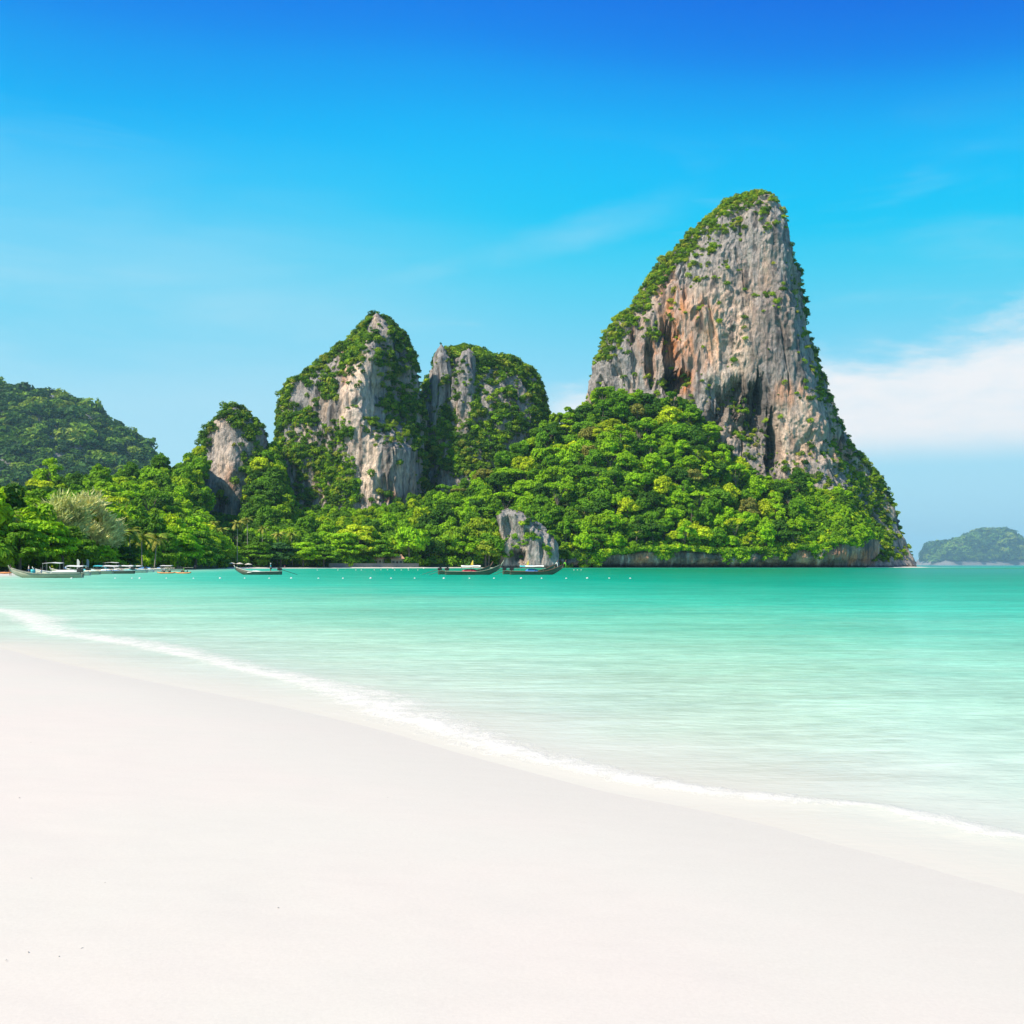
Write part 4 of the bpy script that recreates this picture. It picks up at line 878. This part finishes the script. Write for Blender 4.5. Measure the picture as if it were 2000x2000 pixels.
M['needle'] = leaf_material('casuarina_needles', [(0, (.42, .46, .17)), (.5, (.50, .52, .22)), (1, (.58, .56, .26))], trans=.25)
def casuarina_mesh(seed):
    r = np.random.default_rng(seed); lob = dome_lobes(r, 26, 3.3, 4.2, 5.4, 1.25, low=-.6); VV = []; QQ = []; k = 0
    for (x, y, z, R_, f) in lob:
        m = 170; d = r.normal(size=(m, 3)); d /= np.linalg.norm(d, axis=1)[:, None]; d[:, 2] += .35
        P = np.array([x, y, z]) + d * R_ * r.uniform(.2, .9, m)[:, None]; T = d * .4 + np.array([x, y, 0]) * .08 + np.array([0, 0, .45]) + r.normal(0, .2, (m, 3)); T /= np.linalg.norm(T, axis=1)[:, None]
        L = r.uniform(.5, 1.1, m)[:, None]; S = np.cross(T, r.normal(size=(m, 3))); S /= np.linalg.norm(S, axis=1)[:, None]; S *= .10
        E_ = P + T * L + np.array([0, 0, -.12]) * L
        VV.append(np.stack([P - S, P + S, E_ + S * .3, E_ - S * .3], 1).reshape(-1, 3)); QQ.append(np.arange(4 * m).reshape(-1, 4) + k); k += 4 * m
    return mesh_np('crown', np.vstack(VV), np.vstack(QQ)), lob
for i, (px, tp, Y, lab) in enumerate([(108, 972, 298, 'feathery khaki casuarina tree with a broad soft crown'), (148, 966, 312, 'feathery khaki casuarina, tallest of its clump'), (178, 990, 318, 'smaller feathery casuarina next to the palms')]):
    X = (px - 1000) / F * Y; z = ground_at(px, Y); h = CAMH + (H0 - tp) / F * Y - z; me, lob = casuarina_mesh(950 + i)
    t = empty('casuarina_tree', (X, Y, z - .2), i, h / 10.2); tag(t, lab, 'tree', 'casuarina trees behind the beach'); obj('trunk', trunk_mesh('trunk', 8.5, .2, lob, np.random.default_rng(i)), M['bark'], t); obj('crown', me, M['needle'], t); t.scale = (t.scale[0] * 1.35, t.scale[1] * 1.35, t.scale[2])
# ------------------------------------------------------------------ boats
M['wood_grey'] = plain('weathered_wood', (.30, .31, .235), .8, .3, 1.5, bump=.3); M['wood_dark'] = plain('dark_wood', (.12, .11, .085), .7, .35, 1.5, bump=.3); M['wood_red'] = plain('red_brown_wood', (.17, .075, .045), .7, .3, 1.5)
M['cream'] = plain('cream_paint', (.52, .50, .42), .6, .12); M['white'] = plain('white_cloth', (.60, .60, .58), .8, .06); M['turq'] = plain('turquoise_cloth', (.04, .40, .44), .7, .15); M['blue'] = plain('blue_cloth', (.03, .19, .46), .7, .2)
M['red'] = plain('red_cloth', (.48, .03, .06), .7, .15); M['black'] = plain('black_iron', (.018, .018, .018), .5, .3); M['steel'] = plain('worn_steel', (.30, .30, .28), .45, .2, metal=.7); M['yellow'] = plain('yellow_cloth', (.60, .45, .05), .8, .1)
M['green_rib'] = plain('green_ribbon', (.16, .50, .04), .7, .1); M['orange'] = plain('orange_plastic', (.62, .23, .06), .45, .12); M['skin'] = plain('skin', (.40, .22, .14), .6, .08); M['hair'] = plain('black_hair', (.015, .012, .01), .6, .2)
M['skin_d'] = plain('tanned_skin', (.22, .12, .075), .6, .08); M['short'] = plain('dark_shorts', (.03, .035, .06), .8, .2); M['maroon'] = plain('maroon_cloth', (.20, .02, .04), .8, .15); M['shell'] = plain('shell', (.42, .39, .35), .7, .2, 30.0); M['stone'] = plain('rubble_stone', (.22, .20, .17), .9, .35, .8, bump=.5); M['roof'] = plain('tiled_roof', (.42, .23, .16), .85, .25, 1.2, bump=.3); M['cream_wall'] = plain('plaster_wall', (.45, .38, .28), .85, .12)

def hull_mesh(L, B, rise):
    ns, m = 30, 9; V = []; Fs = []
    def station(s, inner):
        b = B * (np.interp(s, [0, .15, .45, .75, .92, 1], [.62, .86, 1, .72, .26, .035]))
        h = .52 + .10 * (1 - s)**2 + rise * max(0, (s - .5) / .5)**2.4; k = -.28 + .05 * (1 - s) + (rise * .86 + .42) * max(0, (s - .62) / .38)**2.6
        x = (s - .5) * L + .45 * rise * max(0, (s - .7) / .3)**2 * .6; out = []
        for j in range(m):
            a = -1 + 2 * j / (m - 1); aa = abs(a); y = b * math.copysign(aa**.75, a); z = k + (h - k) * aa**1.7
            if inner: y *= .90; z = max(z, k + .10) if aa > .99 else z + .09 * (1 - aa)
            if inner and aa > .99: z = h - .015
            out.append((x, y, z))
        return out
    for inner in (0, 1):
        for i in range(ns): V += station(i / (ns - 1), inner)
    o2 = ns * m
    for i in range(ns - 1):
        for j in range(m - 1):
            a = i * m + j; Fs.append((a, a + m, a + m + 1, a + 1)); a += o2; Fs.append((a, a + 1, a + m + 1, a + m))
        for j in (0, m - 1): a = i * m + j; Fs.append((a, a + m, o2 + a + m, o2 + a))
    for base in (0, (ns - 1) * m):
        for j in range(m - 1): Fs.append((base + j, base + j + 1, o2 + base + j + 1, o2 + base + j))
    b = MB(); b.add(V, Fs); return b, station

def longtail(px, Y, L, bow_left, label, hull='wood_dark', rail='wood_red', rise=1.15, canopy=None, cover=None, tail='water', ribbon=None, rz=0.0, group='longtail boats moored in the bay', pennant=None, B=.85, cs=(.30, .66), post=.35):
    X = (px - 1000) / F * Y; t = empty('longtail_boat', (X, Y, .0), (math.pi if bow_left else 0) + rz); tag(t, label, 'boat', group)
    b, st = hull_mesh(L, B, rise); b.build('hull', M[hull], t, True)
    for j, sg in ((0, -1), (8, 1)):
        MB().tube([Vector(st(s, 0)[j]) + Vector((0, .02 * sg, .03)) for s in np.linspace(0, .985, 22)], .045, 6).build('rub_rail', M[rail], t, True)
    e = Vector(st(1.0, 0)[4]); e.z = st(1.0, 0)[0][2]
    pp = MB(); pp.tube([e + Vector((-.05, 0, -.3)), e + post * Vector((.22, 0, .2)), e + post * Vector((.5, 0, .62)), e + post * Vector((.62, 0, 1.0))], [.085, .085, .07, .045], 7); post = pp.build('prow_post', M[rail], t, True)
    if ribbon:
        rb = MB()
        for q in (.25, .45): rb.lathe((e.x + .5 * q + .1, 0, e.z + .62 * q), [(.14, -.07), (.19, 0), (.14, .09)], 10)
        for k in range(4): rb.tube([(e.x + .35, .08 * (k - 1.5), e.z + .3), (e.x + .47, .1 * (k - 1.5), e.z - .15), (e.x + .42, .13 * (k - 1.5), e.z - .65)], [.05, .06, .03], 5)
        rb.build('prow_ribbon', M[ribbon], t, True)
    for s in (.16, .34, .52, .68):
        p = st(s, 1); MB().box((p[4][0], 0, .33 + rise * .3 * max(0, s - .5)), (.26, 1.7 * abs(p[0][1]), .05)).build('bench', M[rail], t)
    # engine on its swivel, long propeller shaft behind
    ex = -.5 * L + .35; en = MB(); en.box((ex, 0, 1.0), (.75, .42, .46)).tube([(ex - .1, 0, .45), (ex, 0, .95)], .07, 6).tube([(ex + .1, -.24, 1.0), (ex + .1, .24, 1.0)], .24, 10).box((ex + .1, .0, 1.3), (.34, .28, .2))
    en = en.build('engine', M['black'], t); MB().tube([(ex + .3, .1, 1.1), (ex + 1.3, .25, 1.15)], .03, 5).build('tiller', M['steel'], t)
    q = Vector((ex - 3.6, 0, -.12)) if tail == 'water' else Vector((ex - 3.6, .1, .95))
    sh = MB().tube([(ex - .3, 0, .95), q], [.05, .035], 6).build('propeller_shaft', M['steel'] if tail != 'water' else M['black'], t)
    pr = MB()
    for k in range(2): pr.box((q.x, q.y, q.z), (.05, .07, .34), (k * 1.57, 0, .3))
    pr.build('propeller', M['steel'], sh)
    if canopy:
        x0, x1 = (cs[0] - .5) * L, (cs[1] - .5) * L; zc = 1.62; n = 9; V = []
        for x in np.linspace(x0, x1, 7):
            for zz in (0, -.05): V += [(x + .02 * zz, B * 1.12 * math.sin(a), zc + .26 * math.cos(a) - .2 + zz + .03 * math.sin(x * 2.2)) for a in np.linspace(-1.35, 1.35, n)]
        Fs = []
        for i in range(6):
            for k in range(n - 1):
                a = i * 2 * n + k; Fs += [(a, a + 2 * n, a + 2 * n + 1, a + 1), (a + n, a + n + 1, a + 3 * n + 1, a + 3 * n)]
            for k in (0, n - 1): a = i * 2 * n + k; Fs.append((a, a + n, a + 3 * n, a + 2 * n))
        for base in (0, 12 * n):
            for k in range(n - 1): a = base + k; Fs.append((a, a + 1, a + n + 1, a + n))
        MB().add(V, Fs).build('canopy', M[canopy], t, True)
        for x in (x0 + .1, (x0 + x1) / 2, x1 - .1):
            for sg in (-1, 1): MB().tube([(x, sg * B * .8, .45), (x, sg * B * .98, zc - .12)], .025, 5).build('canopy_post', M['steel'], t)
    if cover:
        mat, s0, s1, hh = cover; c = MB(); V = []; n = 9; xs = np.linspace((s0 - .5) * L, (s1 - .5) * L, 12)
        for i, x in enumerate(xs):
            e_ = math.sin(math.pi * (i + .4) / 11.8)**.4
            V += [(x, B * .82 * math.sin(a), .42 + hh * e_ * max(0, math.cos(a))**.7 + .05 * math.sin(3 * x + 4 * a)) for a in np.linspace(-1.5, 1.5, n)]
        c.add(V, [(i * n + k, (i + 1) * n + k, (i + 1) * n + k + 1, i * n + k + 1) for i in range(11) for k in range(n - 1)]).build('cargo_cover', M[mat], t, True)
    if pennant:
        pm = MB().tube([(.02 * L, B * .7, .4), (.02 * L, B * .7, 2.6)], .022, 5).build('flag_pole', M['steel'], t); MB().add([(.02 * L, B * .7, 2.6), (.02 * L, B * .7, 1.75), (.02 * L - .5, B * .7 + .1, 1.8), (.02 * L - .12, B * .7 + .05, 2.55)], [(0, 1, 2, 3)]).build('pennant', M[pennant], pm)
    return t
longtail(92, 148, 9.6, True, 'weathered grey-green longtail boat, bare and open, at the end of the beach', 'wood_grey', 'wood_grey', .85, tail='up', B=.95)
longtail(122, 182, 9.0, True, 'longtail boat with a cream hull behind the weathered open one', 'cream', 'white', .6, cover=('white', .2, .7, .5), rz=.06, tail='up')
longtail(176, 212, 9.0, True, 'longtail boat with turquoise cargo cover among the moored row', 'wood_grey', 'white', .6, cover=('turq', .35, .8, .55), rz=-.05, tail='up')
longtail(217, 219, 9.2, True, 'longtail boat with a bright blue cargo cover', 'wood_dark', 'white', .6, canopy='white', cover=('blue', .3, .7, .75), rz=.04, tail='up')
longtail(247, 248, 9.4, True, 'longtail boat with white canopy over turquoise cloth', 'cream', 'turq', .6, canopy='white', cover=('turq', .25, .6, .6), rz=-.03, tail='up')
longtail(262, 268, 9.4, True, 'white-hulled longtail boat tucked behind the turquoise-topped ones', 'white', 'white', .6, canopy='white', rz=.05, tail='up')
longtail(324, 335, 10.0, True, 'longtail boat with a low white canopy beyond the orange kayaks', 'cream', 'wood_dark', .6, canopy='white', cover=('blue', .55, .8, .7), rz=.05, tail='up')
longtail(148, 197, 8.8, True, 'longtail boat with a white canopy behind the weathered open one', 'wood_grey', 'cream', .6, canopy='white', rz=-.04, tail='up')
longtail(198, 234, 9.2, True, 'longtail boat with a red-brown rail under a turquoise canopy', 'cream', 'wood_red', .6, canopy='turq', rz=.07, tail='up')
longtail(286, 296, 9.2, True, 'longtail boat with blue cloth heaped in a white hull', 'white', 'cream', .6, cover=('blue', .3, .75, .8), rz=-.06, tail='up')
longtail(506, 195, 8.0, True, 'longtail boat under way with a standing boatman in turquoise', 'wood_dark', 'cream', .9, cover=('white', .42, .75, .30), tail='water', group=None)
longtail(922, 195, 9.6, False, 'dark longtail boat with white canopy and red cloth below it', 'wood_dark', 'wood_grey', 1.35, canopy='white', cover=('red', .32, .60, .62), pennant='yellow', post=.75)
longtail(905, 203, 9.4, False, 'longtail boat half hidden behind the one with red cloth', 'wood_dark', 'wood_red', 1.2, rz=.03, post=.7)
longtail(1046, 196, 9.2, False, 'dark longtail boat with pale blue canopy and green prow ribbon', 'wood_dark', 'wood_red', 1.35, canopy='white', cover=('blue', .3, .55, .7), ribbon='green_rib', tail='water', post=.8)
longtail(1031, 204, 9.4, False, 'longtail boat with white ribbon behind the green-ribboned one', 'wood_dark', 'wood_red', 1.35, canopy='turq', ribbon='white', pennant='yellow', cs=(.34, .60), post=.8)

# ------------------------------------------------------------------ people (small, far off)
def person(loc, rz, pose, top, bottom, label, skin='skin', hat=None):
    """one skinned body from the pelvis out; clothes as slightly larger shells"""
    J = {'stand': dict(hip=.92, kneeF=(.03, .50), ankF=(.0, .08), lean=.02), 'sit': dict(hip=.16, kneeF=(.42, .36), ankF=(.55, .05), lean=-.04)}[pose]; hz = J['hip']; ln = J['lean']
    t = empty('person', loc, rz); tag(t, label, 'person')
    def skinned(name, verts, edges, rad, mat, sub=1, root=0):
        me = bpy.data.meshes.new(name); me.from_pydata(verts, edges, []); o = bpy.data.objects.new(name, me); COL.objects.link(o); o.modifiers.new('s', 'SKIN'); o.modifiers.new('u', 'SUBSURF').levels = sub
        for i, q in enumerate(rad): me.skin_vertices[0].data[i].radius = (q, q) if not hasattr(q, '__len__') else q; me.skin_vertices[0].data[i].use_root = (i == root)
        dg = bpy.context.evaluated_depsgraph_get(); m2 = bpy.data.meshes.new_from_object(o.evaluated_get(dg)); bpy.data.objects.remove(o); m2.name = name
        m2.polygons.foreach_set('use_smooth', [True] * len(m2.polygons)); m2.materials.clear(); return obj(name, m2, mat, t)
    S = hz + .50; v = [(0, 0, hz), (ln, 0, hz + .25), (ln, 0, S), (ln, 0, S + .10), (ln + .02, 0, S + .24)]; e = [(0, 1), (1, 2), (2, 3), (3, 4)]; rd = [(.15, .11), (.14, .10), (.14, .09), .055, (.085, .10)]
    v[4] = (ln + .02, 0, S + .20); v.append((ln + .02, 0, S + .30)); e.append((4, 5)); rd.append((.075, .09))
    for sg in (-1, 1):
        n = len(v); v += [(0, sg * .10, hz - .04), (J['kneeF'][0], sg * .12, J['kneeF'][1]), (J['ankF'][0], sg * .12, J['ankF'][1]), (J['ankF'][0] + .16, sg * .13, max(J['ankF'][1] - .04, .03))]; e += [(0, n), (n, n + 1), (n + 1, n + 2), (n + 2, n + 3)]; rd += [.085, .06, .042, .04]
        n = len(v); v += [(ln, sg * .20, S - .03), (ln + .06, sg * .27, S - .30), (ln + .24, sg * .22, S - .48)]; e += [(2, n), (n, n + 1), (n + 1, n + 2)]; rd += [.055, .045, .035]
    body = skinned('body', v, e, rd, M[skin])
    skinned('shirt', [(0, 0, hz + .05), (ln, 0, hz + .25), (ln, 0, S + .02), (ln, .20, S - .02), (ln + .04, .25, S - .20), (ln, -.20, S - .02), (ln + .04, -.25, S - .20)], [(0, 1), (1, 2), (2, 3), (3, 4), (2, 5), (5, 6)], [(.17, .135), (.16, .12), (.155, .10), .07, .062, .07, .062], M[top])
    sv = [(0, 0, hz + .06)]; se = []; sr = [(.175, .14)]
    for sg in (-1, 1): n = len(sv); k = J['kneeF']; sv += [(0, sg * .10, hz - .05), (k[0] * .8, sg * .12, hz + (k[1] - hz) * .8)]; se += [(0, n), (n, n + 1)]; sr += [.105, .085]
    skinned('shorts', sv, se, sr, M[bottom])
    hb = MB().ball((ln + .0, 0, S + .29), (.115, .10, .11), 10, 7); hb.build('hair' if not hat else 'hat', M[hat or 'hair'], t, True); return t
def pz(px, Y, z): return ((px - 1000) / F * Y, Y, z)
person(pz(529, 195, .30), math.pi, 'stand', 'turq', 'short', 'boatman in turquoise standing at the stern of the moving boat', 'skin_d', 'white')
person(pz(67, 148, .32), math.pi, 'sit', 'white', 'short', 'seated person in white in the weathered boat, beside the turquoise drum', 'skin_d')
person(pz(80, 148.2, .32), math.pi, 'sit', 'white', 'blue', 'seated person in white and blue in the weathered boat', 'skin_d')
person(pz(20, 180, .0), -.5, 'stand', 'maroon', 'maroon', 'person in dark red standing at the edge of the sand', 'skin_d')
person(pz(168, 300, GRD((168 - 1000) / F * 300, 300)), 1.2, 'stand', 'red', 'short', 'person in red standing behind the turquoise-covered boat')
person(pz(381, 415, .2), -1.2, 'stand', 'skin', 'red', 'bare-chested bather standing in the shallows before the bend trees')
def kayak(px, Y, L, label, rz):
    t = empty('kayak', ((px - 1000) / F * Y, Y, 0), rz); tag(t, label, 'kayak', 'orange kayaks'); b = MB(); V = []; n = 10; m = 17
    for i in range(m):
        s = i / (m - 1) * 2 - 1; w = .40 * (1 - abs(s)**2.4)**.6 + .01; zr = .16 * abs(s)**3
        V += [(s * L / 2, w * math.cos(2 * math.pi * k / n), .12 + zr + .18 * (1 - .3 * abs(s)) * math.sin(2 * math.pi * k / n)) for k in range(n)]
    b.add(V, [(i * n + k, (i + 1) * n + k, (i + 1) * n + (k + 1) % n, i * n + (k + 1) % n) for i in range(m - 1) for k in range(n)] + [tuple(range(n)), tuple((m - 1) * n + k for k in range(n))[::-1]]); b.build('hull', M['orange'], t, True)
    for x in (-.6, .5): MB().box((x, 0, .34), (.5, .46, .08)).box((x - .24, 0, .5), (.06, .44, .32), (0, -.2, 0)).build('seat', M['black'], t)
    return t
kayak(325, 222, 3.7, 'orange kayak with two paddlers near the last moored boats', math.pi + .05); kayak(358, 221, 3.3, 'orange kayak with a single paddler in pale green', math.pi - .08)
person(pz(321, 222, .32), math.pi, 'sit', 'white', 'short', 'front paddler in white on the two-seat kayak', 'skin_d'); person(pz(331, 222, .32), math.pi, 'sit', 'cream', 'short', 'rear paddler in cream on the two-seat kayak', 'skin_d'); person(pz(359, 221, .32), math.pi, 'sit', 'green_rib', 'short', 'paddler in pale green alone in a kayak', 'skin_d')
t = kayak(8, 200, 3.4, 'orange kayak pulled up on the sand', .1); t.location.z = GRD(t.location.x, 200) + .05
b = MB().lathe((0, 0, 0), [(.02, 0), (.29, 0), (.30, .05), (.29, .28), (.31, .30), (.29, .33), (.29, .6), (.31, .62), (.29, .65), (.29, .86), (.27, .88), (.02, .88)], 16); o = b.build('drum', M['turq'], None, True); o.location = pz(64.5, 147.8, .28); tag(o, 'turquoise plastic drum standing in the weathered boat', 'drum')

# ------------------------------------------------------------------ float line
def buoy(px, py_or_Y, rad, label, group):
    Y = py_or_Y; t = empty('buoy', ((px - 1000) / F * Y, Y, -.02)); tag(t, label, 'buoy', group)
    MB().lathe((0, 0, 0), [(.01, -rad * .7), (rad * .7, -rad * .55), (rad, 0), (rad * .92, rad * .45), (rad * .55, rad * .85), (rad * .2, rad), (.01, rad)], 14).build('float', M['white'], t, True)
    MB().lathe((0, 0, 0), [(rad * 1.0, rad * .0), (rad * 1.04, rad * .06), (rad * 1.0, rad * .12)], 14).build('band', M['orange'], t, True); MB().tube([(-rad * .2, 0, rad * .95), (0, 0, rad * 1.3), (rad * .2, 0, rad * .95)], rad * .07, 5).build('eyelet', M['steel'], t)
for i, px in enumerate([140, 225, 258, 273, 325, 378, 430, 478, 526, 569, 622, 670, 724, 764, 810, 867, 917, 965, 1018, 1058, 1106, 1147, 1190, 1231]): buoy(px, 140 + (i * 37 % 5) * .35, .12 + .04 * (i % 3 == 0), 'white round buoy of the long float line in front of the boats', 'buoys of the near float line')
for i, px in enumerate([620, 660, 695, 706, 731, 744, 757, 771, 784, 798, 816, 1121, 1128, 1135]): buoy(px, 372 + (i * 29 % 7) * 3, .20, 'small white buoy of the further float line off the stone wall', 'buoys of the further float line')
for px in (768, 798, 828): buoy(px, 560, .5, 'large white marker buoy close under the stone wall', 'marker buoys by the wall')

# ------------------------------------------------------------------ parasols, wall, bungalows
for px, Y, lab in ((430, 572, 'cream parasol nearest the rounded tree on the far sand'), (453, 576, 'cream parasol beside the tall palm trunk'), (468, 578, 'cream parasol just past the tall palm trunk'), (485, 574, 'cream parasol at the end of the parasol row')):
    X = (px - 1000) / F * Y; t = empty('parasol', (X, Y, GRD(X, Y))); tag(t, lab, 'parasol', 'parasols on the far sand'); MB().tube([(0, 0, -.3), (0, 0, 2.7)], .05, 6).build('pole', M['wood_dark'], t); MB().lathe((0, 0, 0), [(2.0, 1.95), (2.05, 2.02), (1.2, 2.42), (.05, 2.8), (.05, 2.74), (1.2, 2.36), (2.0, 1.95)], 10).build('canopy', M['cream'], t)
def wall():
    pts = [(px, IP(px, YS) - 1.5) for px in np.linspace(642, 818, 30)]; t = empty('stone_wall', (pts[0][0] * 0 + (730 - 1000) / F * 655, 655, 0)); tag(t, 'low rubble stone sea wall under the shore trees', 'wall', None, 'thing'); V = []; C = []
    for i, (px, Y) in enumerate(pts):
        X = (px - 1000) / F * Y - t.location.x; y = Y - 655
        V += [(X, y, -.6), (X, y + .25, 2.7), (X, y + .9, 2.7), (X, y + .9, -.6)]; C += [(X, y + .12, 2.704), (X, y + .12, 2.9), (X, y + 1.0, 2.9), (X, y + 1.0, 2.704)]
    fs = [(i * 4 + k, (i + 1) * 4 + k, (i + 1) * 4 + (k + 1) % 4, i * 4 + (k + 1) % 4) for i in range(29) for k in range(4)] + [(0, 1, 2, 3), (116, 119, 118, 117)]
    MB().add(V, fs).build('wall_face', M['stone'], t); MB().add(C, fs).build('coping', M['stone'], t)
wall()
for px, Y, lab, rz in ((690, 664, 'bungalow roof showing under the huge yellow-green tree', .12), (737, 668, 'middle bungalow with red-brown roof behind the stone wall', -.1), (776, 672, 'bungalow nearest the large round bright tree', .08)):
    X = (px - 1000) / F * Y; t = empty('bungalow', (X, Y, ground_at(px, Y) - .2), rz); tag(t, lab, 'house', 'bungalows behind the sea wall'); MB().box((0, 0, 2.0), (7.4, 5.6, 4.0)).build('wall', M['cream_wall'], t)
    MB().add([(-4.6, -4, 3.6), (4.6, -4, 3.6), (4.6, 4, 3.6), (-4.6, 4, 3.6), (-2.4, 0, 6.4), (2.4, 0, 6.4), (-4.6, -4, 3.8), (4.6, -4, 3.8), (4.6, 4, 3.8), (-4.6, 4, 3.8)], [(0, 3, 2, 1), (6, 7, 5, 4), (8, 9, 4, 5), (7, 8, 5), (9, 6, 4), (0, 1, 7, 6), (1, 2, 8, 7), (2, 3, 9, 8), (3, 0, 6, 9)]).build('roof', M['roof'], t)
    d = MB().box((0, -2.83, 1.15), (1.1, .08, 2.3)).build('door', M['wood_red'], t)
    for x in (-2.3, 2.3): w = MB().box((x, -2.83, 1.8), (1.5, .08, 1.3)).build('window', M['wood_dark'], t)
# ------------------------------------------------------------------ things on the sand behind the moored boats
for px, Y, w, lab in ((104, 205, 3.2, 'flat white awning on thin posts behind the weathered boat'), (217, 292, 3.6, 'flat white awning on thin posts under the palms')):
    X = (px - 1000) / F * Y; t = empty('awning', (X, Y, GRD(X, Y)), .1); tag(t, lab, 'awning', 'awnings on the beach'); c = MB(); V = [(x * w / 2, y * 1.3, 2.5 - .12 * abs(x) + .05 * y - q) for q in (0, .05) for x in (-1, 0, 1) for y in (-1, 1)]
    c.add(V, [(0, 2, 3, 1), (2, 4, 5, 3), (6, 7, 9, 8), (8, 9, 11, 10), (0, 1, 7, 6), (4, 10, 11, 5), (0, 6, 8, 2), (2, 8, 10, 4), (1, 3, 9, 7), (3, 5, 11, 9)]).build('cloth', M['white'], t)
    for x in (-1, 1):
        for y in (-1, 1): MB().tube([(x * w * .48, y * 1.2, -.3), (x * w * .48, y * 1.2, 2.36)], .035, 5).build('post', M['steel'], t)
for px, Y, lab in ((150, 236, 'white feather flag on the sand behind the moored boats, nearer the casuarinas'), (169, 262, 'white feather flag on the sand beside the person in red')):
    X = (px - 1000) / F * Y; t = empty('feather_flag', (X, Y, GRD(X, Y))); tag(t, lab, 'flag', 'feather flags on the beach'); MB().tube([(0, 0, -.3), (0, 0, 3.0), (.1, 0, 3.3)], [.03, .02, .012], 5).build('pole', M['steel'], t)
    MB().add([(.02, -.012, 1.0), (.55, -.012, 1.25), (.62, -.012, 2.7), (.35, -.012, 3.2), (.06, -.012, 3.25), (.02, .012, 1.0), (.55, .012, 1.25), (.62, .012, 2.7), (.35, .012, 3.2), (.06, .012, 3.25)], [(0, 1, 2, 3, 4), (9, 8, 7, 6, 5)] + [(k, 5 + k, 5 + (k + 1) % 5, (k + 1) % 5) for k in range(5)]).build('banner', M['white'], t)
for px, Y, top, bot, rz, lab in ((56, 214, 'white', 'blue', .4, 'person in white top and blue shorts on the sand behind the weathered boat'), (128, 232, 'blue', 'short', 2.0, 'person in blue shirt on the sand near the feather flag'), (236, 300, 'yellow', 'short', -1.0, 'person in yellow shirt under the palms'), (556, 598, 'red', 'white', 0.3, 'person in red top on the far sand beneath the trees')):
    X = (px - 1000) / F * Y; person((X, Y, GRD(X, Y)), rz, 'stand', top, bot, lab, 'skin')
# ------------------------------------------------------------------ specks on the sand
for i, (px, py) in enumerate([(211, 1403), (150, 1485), (156, 1506), (205, 1529), (230, 1532), (38, 1558), (3, 1415), (60, 1450), (347, 1474), (543, 1773), (772, 1822), (205, 1724), (60, 1714), (160, 1852), (115, 1868), (55, 1859), (12, 1875), (1356, 1741), (1420, 1793), (757, 1558)]):
    x, y = gp(px, py)
    for _ in range(3): z = GRD(x, y); k = (CAMH - z) / CAMH; x, y = gp(px, py)[0] * k, gp(px, py)[1] * k
    rr = np.random.default_rng(i); s = .0011 * y**.5 * rr.uniform(.6, 1.2); b = MB(); b.ball((0, 0, 0), (s * rr.uniform(1.2, 2.6), s, s * .6), 8, 6); V = np.array(b.v); b.v = [tuple(q) for q in V * (1 + .2 * rr.normal(size=(len(V), 1)))]
    o = b.build('beach_shell', M['shell'], None, True); o.location = (x, y, z + s * .25); o.rotation_euler = (0, 0, rr.uniform(0, 6)); tag(o, 'tiny grey shell fragment lying on the white sand', 'shell', 'shell fragments on the sand')
